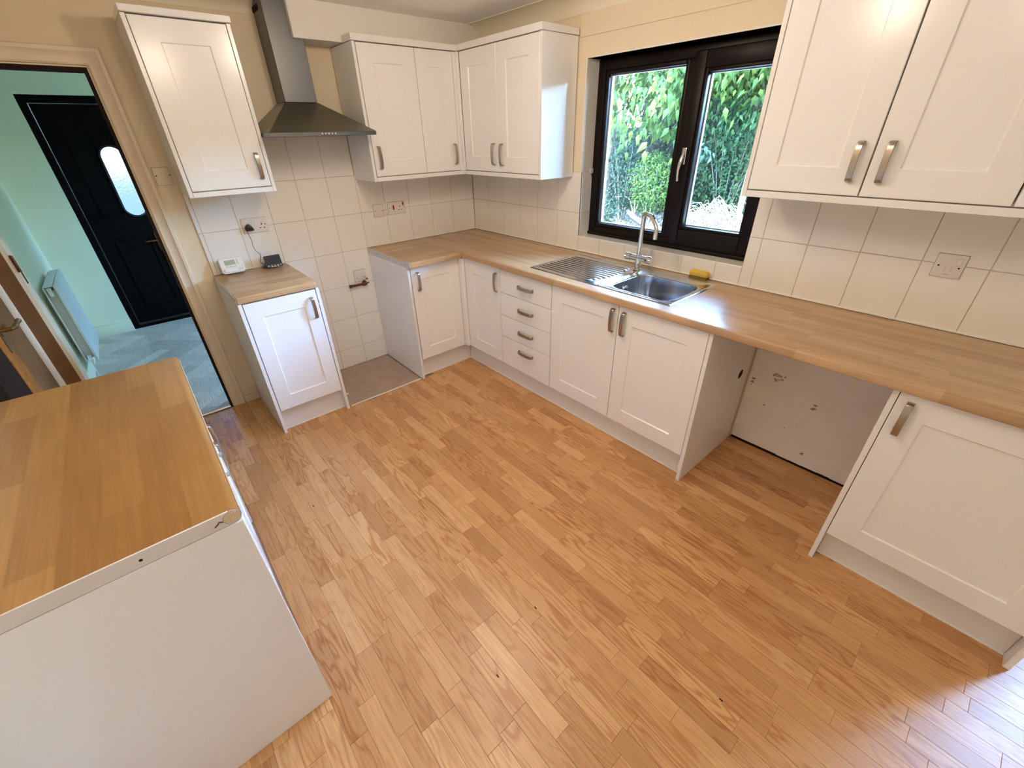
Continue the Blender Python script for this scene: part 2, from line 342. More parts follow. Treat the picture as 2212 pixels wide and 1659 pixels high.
# --- floor: sub-floor slab plus printed oak strips laid along x
fl = structure('floor', MB().box((-0.02, -3.0, -0.12), (6.0, 0.05, -0.008)), 'vinyl_sheet')
def proj(p):
    d = Vector(p) - Vector((3.2205, -2.3495, 1.6341)); z = d.dot(f_)
    return None if z < 0.05 else (1106 + 906.7*d.dot(r_)/z, 829.5 - 906.7*d.dot(u_)/z, z)
pitch = 0.0615; strips = []
rnd = random.Random(3)
for k in range(-50, 1):
    y0 = -0.0005 + k*pitch; y1 = y0 + pitch
    if y1 > 0.0: continue
    x = 0.005 - rnd.random()*0.3
    while x < 4.6:
        L = rnd.choice((0.22, 0.30, 0.36, 0.42)) + rnd.random()*0.03
        a, b = max(x, 0.005), min(x+L, 4.6); x += L
        if b - a < 0.03: continue
        xm, ym = (a+b)/2, (y0+y1)/2
        if a < 0.588 and -1.62 < ym < -0.9: a = 0.588      # the worn sheet under the cooker space
        if b - a < 0.03: continue
        if b < 0.50 and ym > -2.03: continue
        if ym > -0.50 and not (b > 2.5 and a < 3.17): continue
        if ym < -2.40 and 0.95 < a < 2.25: a = 2.25
        if b - a < 0.03: continue
        q = proj((xm, ym, 0)); strips.append((a, b, y0, y1, q))
def inview(q): return q is not None and -120 < q[0] < 2330 and -60 < q[1] < 1760
strips.sort(key=lambda s: (0 if inview(s[4]) else 1, s[4][2] if s[4] else 99))
def strip_mb(mb, a, b, y0, y1):
    g = 0.00025; e = 0.0006
    a += g; b -= g; y0 += g; y1 -= g
    mb.loft([[(a, y0, -0.0079), (b, y0, -0.0079), (b, y1, -0.0079), (a, y1, -0.0079)], [(a, y0, -0.0005), (b, y0, -0.0005), (b, y1, -0.0005), (a, y1, -0.0005)],
             [(a+e, y0+e, 0), (b-e, y0+e, 0), (b-e, y1-e, 0), (a+e, y1-e, 0)]])
rest = MB()
for i, (a, b, y0, y1, q) in enumerate(strips):
    if i < 298:
        mb = MB(); strip_mb(mb, a, b, y0, y1); build('plank', mb, 'floor_oak', fl)
    else: strip_mb(rest, a, b, y0, y1)
tag(build('plank_field', rest, 'floor_oak', fl), kind='stuff')
# worn brown vinyl sheet in the cooker space, with its white bead
sheet = tag(build('vinyl_sheet', MB().box((0.0, -1.60, -0.0075), (0.578, -1.045, 0.001)), 'vinyl_sheet', fl), 'dull brown vinyl sheet in the empty cooker space')
build('sealant_bead', MB().tube([(0.583, -1.606, 0.002), (0.584, -1.3, 0.002), (0.583, -1.043, 0.002)], 0.0045, 8), 'sealant', fl, smooth=True)
# small floor marks: dark chips on the laminate
for (x, y) in ((2.51, -1.66), (2.60, -1.93), (3.15, -1.42), (1.35, -2.14)):
    build('chip', MB().box((x, y, 0.0), (x+0.012, y+0.004, 0.0006)), 'jamb_dark', fl)

# --- hood wall (x = 0) with the doorway to the hall
DY0, DY1, DZ = -2.862, -2.235, 1.955
wb = structure('wall_back', MB().box((-0.12, -3.0, 0), (-0.0085, DY0, CZ)).box((-0.12, DY0, DZ), (-0.0085, DY1, CZ)).box((-0.12, DY1, 0), (-0.0085, 0.28, CZ)), 'wall_cream')
build('grout', MB().box((-0.0084, -2.056, 0), (-0.0022, 0.0, 1.656)), 'grout', wb)
ys = [-2.055, -2.032, -1.83, -1.629, -1.428, -1.228, -1.028, -0.828, -0.627, -0.427, -0.227, -0.002]
zs = [0.0, 0.156, 0.406, 0.656, 0.908, 1.157, 1.405, 1.655]
def skipH(u0, u1, v0, v1):
    if v1 <= 0.91 and (u0 > -1.03 or u1 < -1.64): return u1 > -2.02
    if v0 >= 1.4 and (u0 > -1.03 or u1 < -1.64): return True
    return False
tiles(FH, ys, zs, wb, skipH)
build('sealant_bead', MB().box((0.0, -1.034, 0.909), (0.004, -0.003, 0.914)), 'sealant', wb)
build('sealant_bead', MB().box((0.0, -2.05, 0.909), (0.003, -1.63, 0.912)), 'sealant', wb)
# --- window wall (y = 0), window hole and patio opening further right
WX0, WX1, WZ0, WZ1 = 1.207, 2.342, 1.010, 2.000
PX0, PX1, PZ1 = 4.02, 4.29, 1.95
mb = MB()
for a, b in (((-0.12, 0.0085, 0), (WX0-0.0085, 0.28, CZ)), ((WX1+0.0085, 0.0085, 0), (PX0, 0.28, CZ)), ((WX0-0.0085, 0.0085, 0), (WX1+0.0085, 0.28, WZ0-0.0085)), ((WX0-0.0085, 0.0085, WZ1), (WX1+0.0085, 0.28, CZ)),
             ((PX0, 0.0085, PZ1), (PX1, 0.28, CZ)), ((PX1, 0.0085, 0), (6.1, 0.28, CZ))): mb.box(a, b)
wr = structure('wall_right', mb, 'wall_cream')
build('grout', MB().box((0.0, 0.0022, 0.86), (WX0, 0.0084, 1.406)).box((WX0, 0.0022, 0.86), (WX1, 0.0084, WZ0-0.002)).box((WX1, 0.0022, 0.86), (3.9, 0.0084, 1.46)), 'grout', wr)
xs = [0.002] + [0.2*k+0.002 for k in range(1, 7)] + [WX0]
xs[-2] = 1.002; xs = xs[:6] + [WX0]
tiles(FW, xs, [0.91, 1.157, 1.405], wr)
tiles(FW, [WX0, 1.40, 1.60, 1.80, 2.001, 2.202, WX1], [0.91, WZ0-0.003], wr)
tiles(FW, [WX1, 2.403, 2.604, 2.807, 3.014, 3.21, 3.41, 3.61, 3.80], [0.91, 1.159, 1.405], wr)
# tiled sill and reveal
for i, (a, b) in enumerate(zip([WX0, 1.40, 1.60, 1.80, 2.0, 2.2], [1.40, 1.60, 1.80, 2.0, 2.2, WX1])):
    build('tile', MB().box((a+0.001, 0.001, WZ0-0.008), (b-0.001, 0.105, WZ0)), 'tile', wr, 0.0012, 1)
for a, b in ((WZ0, 1.157), (1.157, 1.405)):
    build('tile', MB().box((WX0-0.008, 0.001, a+0.001), (WX0, 0.105, b-0.001)), 'tile', wr, 0.0012, 1)
    build('tile', MB().box((WX1, 0.001, a+0.001), (WX1+0.008, 0.105, b-0.001)), 'tile', wr, 0.0012, 1)
build('reveal', MB().box((WX0-0.008, 0.0, 1.406), (WX0, 0.2, WZ1)).box((WX1, 0.0, 1.406), (WX1+0.008, 0.2, WZ1)).box((WX0-0.008, 0.0, WZ1), (WX1+0.008, 0.2, WZ1+0.006)), 'wall_white', wr)
build('plaster_band', MB().box((WX0-0.07, 0.003, 2.102), (3.9, 0.0084, 2.206)), 'wall_cream', wr, 0.002, 1)
build('sealant_bead', MB().box((0.003, -0.005, 0.909), (3.8, 0.0, 0.9145)), 'sealant', wr)
build('plaster_patch', MB().box((2.53, 0.001, 0.012), (3.14, 0.0083, 0.859)), 'stained_wall', wr)
rs = random.Random(11)
for (cx, cz, n, s) in ((2.668, 0.475, 13, 0.026), (2.87, 0.374, 3, 0.010), (2.648, 0.283, 2, 0.005), (2.899, 0.088, 3, 0.007), (2.78, 0.2, 2, 0.004), (2.556, 0.40, 5, 0.012)):
    sm = MB()
    for k in range(n):
        a, b = cx + rs.gauss(0, s*0.5), cz + rs.gauss(0, s*0.8); w, h = rs.uniform(0.003, 0.012), rs.uniform(0.0015, 0.006)
        w, h = min(w, s), min(h, s)
        sm.loft([[(a+w*math.cos(t*math.pi/4)*rs.uniform(.7, 1.2), 0.0005+q, b+h*math.sin(t*math.pi/4)) for t in range(8)] for q in (0.0, 0.0003)])
    tag(build('scuff_mark', sm, 'stain_shade', wr), kind='stuff')
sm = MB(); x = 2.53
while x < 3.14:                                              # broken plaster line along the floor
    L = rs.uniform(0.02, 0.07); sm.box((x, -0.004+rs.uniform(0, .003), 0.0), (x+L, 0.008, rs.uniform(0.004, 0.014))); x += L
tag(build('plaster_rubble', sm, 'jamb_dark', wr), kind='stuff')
# --- the remaining shell
structure('wall_left', MB().box((-0.12, -3.12, 0), (6.1, -3.0, CZ)), 'wall_cream')
structure('wall_front', MB().box((6.0, -3.0, 0), (6.1, 0.0085, CZ)), 'wall_white')
structure('ceiling', MB().box((-0.12, -3.12, CZ), (6.1, 0.28, CZ+0.14)), 'ceiling_white')
# bulkhead over the hood-wall cabinets, and covings
structure('trim_1', MB().box((-0.0084, -1.30, 2.116), (0.200, 0.0084, CZ)), 'wall_white', 0.003)
def cove(u, n0=0.115, d=0.085):
    pts = [(0, CZ), (0, CZ-d), (0.004, CZ-d)]
    pts += [(0.004 + (n0-0.008)*(1-math.cos(k*math.pi/16)), CZ-d + (d-0.004)*math.sin(k*math.pi/16)) for k in range(1, 9)]
    return pts + [(n0, CZ-0.004), (n0, CZ)]
mb = MB(); mb.prism(cove(0), 0.202, 6.0, lambda p, q, t: (t, 0.008-p, q)); structure('trim_2', mb, 'coving', smooth=True)
mb = MB(); mb.prism(cove(0, 0.10, 0.06), -3.0, -1.302, lambda p, q, t: (-0.008+p, t, q)); structure('trim_3', mb, 'coving', smooth=True)

# ================================================================== WINDOW
win = bpy.data.objects.new('window_1', None); COL.objects.link(win); win.location = (1.775, 0.14, WZ0); WL['window_1'] = Vector(win.location); win['kind'] = 'structure'
FY0, FY1 = 0.105, 0.17
def ringframe(mb, x0, x1, z0, z1, w, y0, y1, wb_=None, wt=None):
    wb_ = w if wb_ is None else wb_; wt = w if wt is None else wt
    mb.box((x0, y0, z0), (x0+w, y1, z1)).box((x1-w, y0, z0), (x1, y1, z1)).box((x0+w, y0, z0), (x1-w, y1, z0+wb_)).box((x0+w, y0, z1-wt), (x1-w, y1, z1)); return mb
mb = ringframe(MB(), WX0+0.001, WX1-0.001, WZ0+0.002, WZ1-0.002, 0.055, FY0, FY1); mb.box((1.800, FY0, WZ0+0.057), (1.858, FY1, WZ1-0.057))
build('frame', mb, 'rosewood_upvc', win, 0.006, 2)
# fixed left pane bead
FX0, FX1, FZ0, FZ1 = WX0+0.056, 1.799, WZ0+0.057, WZ1-0.057
build('glazing_bead', ringframe(MB(), FX0, FX1, FZ0, FZ1, 0.022, FY0+0.004, FY0+0.03), 'rosewood_upvc', win, 0.006, 2)
build('spacer', ringframe(MB(), FX0+0.016, FX1-0.016, FZ0+0.016, FZ1-0.016, 0.012, FY0+0.034, FY0+0.05), 'gasket', win)
build('pane', MB().box((FX0+0.012, FY0+0.031, FZ0+0.012), (FX1-0.012, FY0+0.034, FZ1-0.012)), 'glass', win)
# opening right sash
SX0, SX1, SZ0, SZ1 = 1.838, WX1-0.02, WZ0+0.036, WZ1-0.032
sash = build('sash', ringframe(MB(), SX0, SX1, SZ0, SZ1, 0.062, FY0-0.022, FY0+0.045, 0.085, 0.075), 'rosewood_upvc', win, 0.007, 2)
build('glazing_bead', ringframe(MB(), SX0+0.06, SX1-0.058, SZ0+0.083, SZ1-0.073, 0.018, FY0-0.014, FY0+0.02), 'rosewood_upvc', win, 0.005, 2)
build('spacer', ringframe(MB(), SX0+0.07, SX1-0.07, SZ0+0.094, SZ1-0.084, 0.012, FY0+0.026, FY0+0.042), 'gasket', win)
build('pane', MB().box((SX0+0.064, FY0+0.021, SZ0+0.088), (SX1-0.064, FY0+0.024, SZ1-0.078)), 'glass', win)
build('sill_bead', MB().box((WX0+0.004, FY0-0.012, WZ0+0.001), (WX1-0.004, FY0, WZ0+0.022)), 'rosewood_upvc', win, 0.004, 2)
hd = MB(); hy = FY0-0.024
hd.tube([(1.866, hy-0.002, 1.535), (1.866, hy-0.010, 1.515), (1.865, hy-0.018, 1.495), (1.862, hy-0.026, 1.470), (1.859, hy-0.028, 1.44), (1.860, hy-0.027, 1.41), (1.863, hy-0.026, 1.385)], [0.007, 0.010, 0.0125, 0.011, 0.0085, 0.0075, 0.008], 10)
h = build('handle', hd, 'chrome', win, smooth=True); h['label'] = 'chrome lever handle'
build('handle_plate', MB().box((1.853, hy-0.008, 1.465), (1.879, hy+0.003, 1.548)), 'chrome', win, 0.004)
build('latch_tab', MB().box((1.209, 0.078, 1.395), (1.222, 0.104, 1.425)), 'gasket', win, 0.003)

# ================================================================== DOORWAY, HALL
tr = MB()
def casing_poly(side):                                        # moulded architrave section: (offset from opening, thickness)
    return [(0.004, 0), (0.004, 0.010), (0.012, 0.015), (0.020, 0.013), (0.050, 0.017), (0.056, 0.022), (0.070, 0.021), (0.076, 0.014), (0.076, 0)]
P = casing_poly(0); T = DZ+0.004
def casing_ring(off, th): return [(th, DY1+off, 0.001), (th, DY1+off, DZ+off), (th, DY0-off, DZ+off), (th, DY0-off, 0.001)]
rings = []
for st in range(4):
    rings.append([(casing_ring(o_, t_)[st][0]-0.0083, casing_ring(o_, t_)[st][1], casing_ring(o_, t_)[st][2]) for o_, t_ in P])
tr.loft(rings); tr_o = structure('trim_4', tr, 'trim_paint', smooth=True)
build('stained_leg', MB().box((0.0, DY0-0.078, 0.002), (0.0165, DY0-0.0045, 1.95)), 'door_brown', tr_o)
# door lining and a dark strip along its inner face
ln = structure('trim_5', MB().box((-0.12, DY1-0.001, 0), (-0.003, DY1+0.003, DZ)).box((-0.12, DY0-0.003, 0), (-0.003, DY0+0.012, DZ)).box((-0.12, DY0, DZ-0.004), (-0.003, DY1, DZ+0.002)), 'trim_paint')
build('dark_strip', MB().box((-0.06, DY1-0.016, 0), (-0.004, DY1-0.0015, DZ-0.005)).box((-0.075, DY0+0.013, DZ-0.022), (-0.004, DY1-0.0165, DZ-0.0045)), 'jamb_dark', ln)
build('strike_plate', MB().box((-0.075, DY0+0.0122, 1.02), (-0.05, DY0+0.0145, 1.085)), 'copper_aged', ln)
build('hinge', MB().box((-0.03, DY0+0.0122, 1.09), (-0.006, DY0+0.017, 1.17)).cyl((-0.002, DY0+0.02, 1.09), (-0.002, DY0+0.02, 1.17), 0.007, 10), 'copper_aged', ln)
structure('trim_6', MB().tube([(-0.006, DY0, 0.006), (-0.006, DY1-0.017, 0.006)], 0.011, 10), 'metal_strip', smooth=True)
structure('baseboard_left', MB().box((-0.008, -2.156, 0.055), (0.006, -2.06, 0.115)).box((-0.008, -2.156, 0.0), (0.010, -2.06, 0.052)), 'trim_paint', 0.002)
# open kitchen door, standing against the left wall
dr = bpy.data.objects.new('door_1', None); COL.objects.link(dr); dr.location = (0.02, -2.965, 0.01); WL['door_1'] = Vector(dr.location); dr['kind'] = 'structure'
build('leaf', MB().box((0.03, -2.99, 0.012), (0.370, -2.952, 1.95)), 'door_brown', dr, 0.002)
build('timber_edge', MB().box((0.3705, -2.99, 0.012), (0.520, -2.950, 1.95)), 'varnished_pine', dr, 0.001)
build('shade_panel', MB().box((0.5205, -2.99, 0.012), (0.800, -2.953, 1.95)), 'jamb_dark', dr, 0.001)  # dark panel added to stand for the shaded void beyond the door edge
build('hinge_stile', MB().box((0.022, -2.955, 0.012), (0.040, -2.928, 1.95)), 'coving', dr, 0.001)
hm = MB().cyl((0.415, -2.9495, 0.93), (0.415, -2.941, 0.93), 0.026, 18).tube([(0.415, -2.943, 0.93), (0.415, -2.908, 0.93), (0.400, -2.899, 0.93), (0.33, -2.897, 0.932), (0.275, -2.901, 0.926)], [0.009, 0.009, 0.010, 0.009, 0.012], 10)
h = build('lever_handle', hm, 'brass', dr, smooth=True); h['label'] = 'aged brass lever handle'
build('latch_plate', MB().box((0.390, -2.9498, 0.83), (0.440, -2.9455, 0.985)), 'brass', dr, 0.002)

# hall beyond
hw = structure('wall_hall_end', MB().box((-2.53, -3.0, 0), (-2.31, -2.672, 2.35)).box((-2.53, -2.672, 1.985), (-2.31, -1.72, 2.35)).box((-2.53, -1.72, 0), (-2.31, 0.28, 2.35)), 'hall_green')
structure('wall_hall_left', MB().box((-2.53, -3.12, 0), (-0.121, -3.0, 2.35)), 'hall_green')
structure('wall_hall_right', MB().box((-2.31, 0.0, 0), (-1.6, 0.28, 2.35)).box((-1.0, 0.0, 0), (-0.121, 0.28, 2.35)).box((-1.6, 0, 0), (-1.0, 0.28, 1.0)).box((-1.6, 0, 2.0), (-1.0, 0.28, 2.35)), 'hall_green')  # unseen window opening added to let sky light into the hall
structure('wall_hall_kitchen_side', MB().box((-0.126, -3.0, 0), (-0.1205, DY0-0.004, 2.35)).box((-0.126, DY0, DZ+0.003), (-0.1205, DY1, 2.35)).box((-0.126, DY1+0.004, 0), (-0.1205, 0.0, 2.35)), 'hall_green')
structure('ceiling_hall', MB().box((-2.53, -3.12, 2.35), (-0.121, 0.28, 2.43)), 'ceiling_white')
hf = structure('floor_hall', MB().box((-2.53, -3.0, -0.12), (-0.021, 0.28, -0.0065)), 'grout')
# herringbone planks at 45 degrees in the strip of hall that shows
pl_w, pl_l = 0.10, 0.40
def clip(poly, ax, lim, keep_less):
    out = []
    for i in range(len(poly)):
        a, b = poly[i], poly[(i+1) % len(poly)]
        ia = (a[ax] <= lim) == keep_less or a[ax] == lim; ib = (b[ax] <= lim) == keep_less or b[ax] == lim
        if ia: out.append(a)
        if ia != ib:
            t = (lim-a[ax])/(b[ax]-a[ax]); out.append((a[0]+t*(b[0]-a[0]), a[1]+t*(b[1]-a[1])))
    return out
def hb(mbo, poly, z=0.0):
    mbo.loft([[(x_, y_, -0.0064) for x_, y_ in poly], [(x_, y_, z) for x_, y_ in poly]])
c45 = math.sqrt(0.5); g = 0.0006; nhb = 0; restH = MB()
for i in range(-40, 40):
    for j in range(-12, 12):
        for o_ in (0, 1):
            # herringbone lattice in the rotated frame
            bx = i*pl_w + j*pl_l*1.0; by = i*pl_w - j*pl_l*1.0
            if o_ == 0: q = [(bx+g, by+g), (bx+pl_l-g, by+g), (bx+pl_l-g, by+pl_w-g), (bx+g, by+pl_w-g)]
            else: q = [(bx+g, by+pl_w+g), (bx+pl_w-g, by+pl_w+g), (bx+pl_w-g, by+pl_w+pl_l-g), (bx+g, by+pl_w+pl_l-g)]
            poly = [(-1.2 + (a-b)*c45, -2.6 + (a+b)*c45) for a, b in q]
            for ax, lim, kl in ((0, -2.482, False), (0, -0.021, True), (1, -2.999, False), (1, -1.9, True)):
                if len(poly) > 2: poly = clip(poly, ax, lim, kl)
            if len(poly) < 3: continue
            cx = sum(p[0] for p in poly)/len(poly); cy = sum(p[1] for p in poly)/len(poly)
            if cy > -2.1: continue
            if nhb < 120: mb = MB(); hb(mb, poly); build('plank', mb, 'hall_vinyl', hf); nhb += 1
            else: hb(restH, poly)
if restH.v: tag(build('plank_field', restH, 'hall_vinyl', hf), kind='stuff')
structure('baseboard_hall_end', MB().box((-2.311, -2.985, 0), (-2.295, -2.668, 0.10)).box((-2.311, -2.985, 0.10), (-2.301, -2.668, 0.125)), 'hall_green', 0.002)
structure('baseboard_hall_left', MB().box((-2.29, -3.0, 0), (-0.13, -2.985, 0.12)), 'hall_green', 0.002)
# front door: near-black leaf with an oval obscure pane
fd = bpy.data.objects.new('door_2', None); COL.objects.link(fd); fd.location = (-2.42, -2.2, 0.0); WL['door_2'] = Vector(fd.location); fd['kind'] = 'structure'
build('frame', MB().box((-2.50, -2.671, 0), (-2.335, -2.62, 1.984)).box((-2.50, -1.77, 0), (-2.335, -1.721, 1.984)).box((-2.50, -2.62, 1.93), (-2.335, -1.77, 1.984)).box((-2.5, -2.62, 0), (-2.335, -1.77, 0.03)), 'front_door', fd)
OY, OZ, OA, OB = -2.240, 1.325, 0.083, 0.290
def stadium(a, b, n=12):
    pts = [(OY + a*math.cos(t*math.pi/n), OZ + (b-a) + a*math.sin(t*math.pi/n)) for t in range(n+1)]
    return pts + [(OY + a*math.cos(math.pi + t*math.pi/n), OZ - (b-a) + a*math.sin(math.pi + t*math.pi/n)) for t in range(n+1)]
st = stadium(OA, OB); n2 = len(st)
leaf = MB(); y0, y1, z0, z1 = -2.618, -1.772, 0.032, 1.928
outer = []
for (py, pz) in st:                                           # radial match from the pane outline to the leaf's rectangle
    dy, dz = py-OY, pz-OZ; ks = []
    if dy > 1e-9: ks.append((y1-OY)/dy)
    if dy < -1e-9: ks.append((y0-OY)/dy)
    if dz > 1e-9: ks.append((z1-OZ)/dz)
    if dz < -1e-9: ks.append((z0-OZ)/dz)
    k = min(ks); outer.append((OY+dy*k, OZ+dz*k))
for cyy, czz in ((y0, z0), (y0, z1), (y1, z0), (y1, z1)):
    j = min(range(n2), key=lambda q: (outer[q][0]-cyy)**2 + (outer[q][1]-czz)**2); outer[j] = (cyy, czz)
V = [(-2.40, *p) for p in outer] + [(-2.40, *p) for p in st] + [(-2.445, *p) for p in st] + [(-2.445, *p) for p in outer]
leaf.add(V, [(a*n2+j, a*n2+(j+1) % n2, ((a+1) % 4)*n2+(j+1) % n2, ((a+1) % 4)*n2+j) for a in range(4) for j in range(n2)])
build('leaf', leaf, 'front_door', fd)
rim = MB(); s1, s2 = stadium(OA+0.016, OB+0.016), stadium(OA-0.004, OB-0.004)
V = [(-2.396, *p) for p in s1] + [(-2.385, *p) for p in stadium(OA+0.008, OB+0.008)] + [(-2.398, *p) for p in s2]
rim.add(V, [(a*n2+j, a*n2+(j+1) % n2, (a+1)*n2+(j+1) % n2, (a+1)*n2+j) for a in range(2) for j in range(n2)])
build('pane_rim', rim, 'black_plastic', fd, smooth=True)
build('pane', MB().loft([[(-2.425, *p) for p in st], [(-2.419, *p) for p in st]]), 'obscure_glass', fd)
def mould(ya, yb, za, zb): return ringframe_x(MB(), ya, yb, za, zb)
def ringframe_x(mb, ya, yb, za, zb, w=0.02):
    x0_, x1_ = -2.401, -2.392
    return mb.box((x0_, ya, za), (x1_, ya+w, zb)).box((x0_, yb-w, za), (x1_, yb, zb)).box((x0_, ya+w, za), (x1_, yb-w, za+w)).box((x0_, ya+w, zb-w), (x1_, yb-w, zb))
for ya, yb, za, zb in ((-2.50, -2.32, 1.05, 1.80), (-2.50, -2.22, 0.18, 0.85), (-2.18, -1.9, 0.18, 0.85)): build('panel_moulding', mould(ya, yb, za, zb), 'front_door', fd, 0.003)
build('lever_handle', MB().tube([(-2.40, -2.175, 0.80), (-2.355, -2.175, 0.80), (-2.35, -2.195, 0.802), (-2.35, -2.28, 0.80)], 0.008, 8).box((-2.40, -2.19, 0.70), (-2.394, -2.16, 0.87)), 'copper_aged', fd, smooth=True)

# radiator on the hall's left wall
rad = thing('radiator', (-1.45, -2.95, 0.12), 'white panel radiator low on the green hall wall', 'radiator')
rb = MB().box((-1.77, -2.912, 0.165), (-1.155, -2.895, 0.775)); build('front_panel', rb, 'radiator_white', rad, 0.006)
build('back_panel', MB().box((-1.76, -2.972, 0.175), (-1.165, -2.96, 0.765)), 'radiator_white', rad, 0.004)
fins = MB()
for k in range(24): fins.box((-1.745+k*0.0245, -2.9595, 0.2), (-1.739+k*0.0245, -2.9125, 0.74))
tag(build('fins', fins, 'grey_print', rad), kind='stuff')
build('top_grille', MB().box((-1.765, -2.957, 0.7655), (-1.16, -2.914, 0.772)), 'radiator_white', rad)
for zz in (0.21, 0.735): build('valve' if zz < 0.5 else 'bleed_valve', MB().cyl((-1.164, -2.935, zz), (-1.115, -2.935, zz), 0.012, 12).cyl((-1.128, -2.935, zz-0.028), (-1.128, -2.935, zz+0.03), 0.014, 12), 'chrome', rad, smooth=True)
build('supply_pipe', MB().tube([(-1.128, -2.935, 0.182), (-1.128, -2.935, 0.0)], 0.0075, 10), 'chrome', rad, smooth=True)
for xx in (-1.62, -1.30): build('bracket', MB().box((xx, -2.9995, 0.3), (xx+0.03, -2.9725, 0.66)), 'grey_print', rad)

# ================================================================== BASE UNITS
ZT, TH = 0.908, 0.0375; ZC = ZT-TH
def base_body(F, u0, u1, nf, left_panel=None, right_panel=None, parent=None, inner=0.018):
    """carcass open at the top, behind the doors: sides, floor, back, rails"""
    mb = MB(); nb = 0.02; nc = nf-0.022
    fbox(mb, F, u0, u0+inner, 0.15, ZC-0.001, nb, nc); fbox(mb, F, u1-inner, u1, 0.15, ZC-0.001, nb, nc)
    fbox(mb, F, u0+inner, u1-inner, 0.15, 0.168, nb, nc); fbox(mb, F, u0+inner, u1-inner, 0.168, ZC-0.001, nb, nb+0.008)
    fbox(mb, F, u0+inner, u1-inner, ZC-0.02, ZC-0.001, nc-0.10, nc)
    return build('body', mb, 'white_panel', parent)
def plinth(F, u0, u1, n, parent, t=0.016):
    mb = MB(); fbox(mb, F, u0, u1, 0.004, 0.160, n-t, n)
    o = build('plinth', mb, 'plinth', parent, 0.001, 1)
    b = MB(); fbox(b, F, u0, u1, 0.0005, 0.006, n, n+0.005); build('sealant_bead', b, 'sealant', parent); return o
DZ0, DZ1 = 0.165, 0.864

# 1. small 400 mm unit by the doorway
t = thing('base_cabinet', (0.3, -1.842, 0.0), 'narrow white base cabinet beside the doorway under the small worktop', 'cabinet')
base_body(FH, -2.040, -1.644, 0.6035, parent=t)
build('end_panel', MB().box((0.004, -2.0588, 0.0005), (0.6035, -2.0408, ZC-0.001)), 'white_panel', t, 0.001, 1)
build('end_panel', MB().box((0.004, -1.6432, 0.0005), (0.6035, -1.6252, ZC-0.001)), 'white_panel', t, 0.001, 1)
d = build('door', shaker(FH, -2.036, -1.648, DZ0, DZ1, 0.6035, su=0.079), 'white_door', t)
bow_handle(FH, -1.682, 0.759, 0.6035, d)
plinth(FH, -2.040, -1.644, 0.553, t)
build('base_corner', MB().loft([[(0.36, -1.6248, 0.002), (0.425, -1.6248, 0.002), (0.41, -1.552, 0.002)], [(0.36, -1.6248, 0.014), (0.425, -1.6248, 0.014), (0.41, -1.552, 0.006)]]), 'sealant', t)
# small worktop on it
wt = thing('worktop', (0.3, -1.842, ZC), 'short oak worktop by the doorway carrying the thermostat and the small screen', 'worktop')
pl = [(0.003, -2.0565), (0.6095, -2.0565), (0.6095, -1.640), (0.585, -1.6255), (0.003, -1.6255)]
build('slab', MB().loft([[(x, y, ZC) for x, y in pl], [(x, y, ZT) for x, y in pl]]), 'worktop_oak_y', wt, 0.006, 3)
build('edge_strip', MB().box((0.003, -2.0590, ZC+0.0005), (0.604, -2.0567, ZT-0.001)), 'edge_strip', wt)

# 2. hood-wall corner unit
t = thing('base_cabinet', (0.3, -0.8, 0.0), 'white corner base cabinet with one door right of the empty cooker space', 'cabinet')
base_body(FH, -1.014, -0.62, 0.6035, parent=t)
build('end_panel', MB().box((0.004, -1.0343, 0.0005), (0.6035, -1.0163, ZC-0.001)), 'white_panel', t, 0.001, 1)
d = build('door', shaker(FH, -1.010, -0.620, DZ0, DZ1, 0.6035, su=0.077), 'white_door', t)
bow_handle(FH, -0.965, 0.762, 0.6035, d)
mb = MB(); mb.box((0.5835, -0.6165, DZ0), (0.6035, -0.5955, DZ1)); mb.box((0.6036, -0.6155, DZ0), (0.6474, -0.5942, DZ1)); build('corner_post', mb, 'white_door', t, 0.001, 1)
plinth(FH, -1.016, -0.5365, 0.553, t)
# 3. window-wall corner door
t = thing('base_cabinet', (0.85, -0.3, 0.0), 'white base cabinet with one narrow door between corner and drawers', 'cabinet')
base_body(FW, 0.665, 1.053, 0.5941, parent=t)
d = build('door', shaker(FW, 0.648, 1.052, DZ0, DZ1, 0.5941, su=0.100), 'white_door', t)
bow_handle(FW, 1.016, 0.765, 0.5941, d)
plinth(FW, 0.5535, 1.053, 0.536, t)
# 4. drawers
t = thing('drawer_unit', (1.3, -0.3, 0.0), 'white base unit of four plain drawers left of the sink cabinet', 'drawers')
base_body(FW, 1.0555, 1.538, 0.5941, parent=t)
for a, b in ((0.708, DZ1), (0.548, 0.705), (0.389, 0.545), (DZ0, 0.386)):
    mb = MB(); fbox(mb, FW, 1.057, 1.536, a, b, 0.5741, 0.5941); d = build('drawer', mb, 'white_door', t, 0.0016, 1)
    bow_handle(FW, 1.312, (a+b)/2 if b-a < 0.2 else 0.322, 0.5941, d, False, 0.140)
plinth(FW, 1.0535, 1.5385, 0.536, t)
# 5. sink unit
t = thing('base_cabinet', (2.02, -0.3, 0.0), 'wide white base cabinet with two doors below the sink', 'cabinet')
base_body(FW, 1.540, 2.500, 0.5941, parent=t)
d = build('door', shaker(FW, 1.541, 2.018, DZ0, DZ1, 0.5941, su=0.086), 'white_door', t); bow_handle(FW, 1.991, 0.776, 0.5941, d)
d = build('door', shaker(FW, 2.022, 2.500, DZ0, DZ1, 0.5941, su=0.086), 'white_door', t); bow_handle(FW, 2.060, 0.772, 0.5941, d)
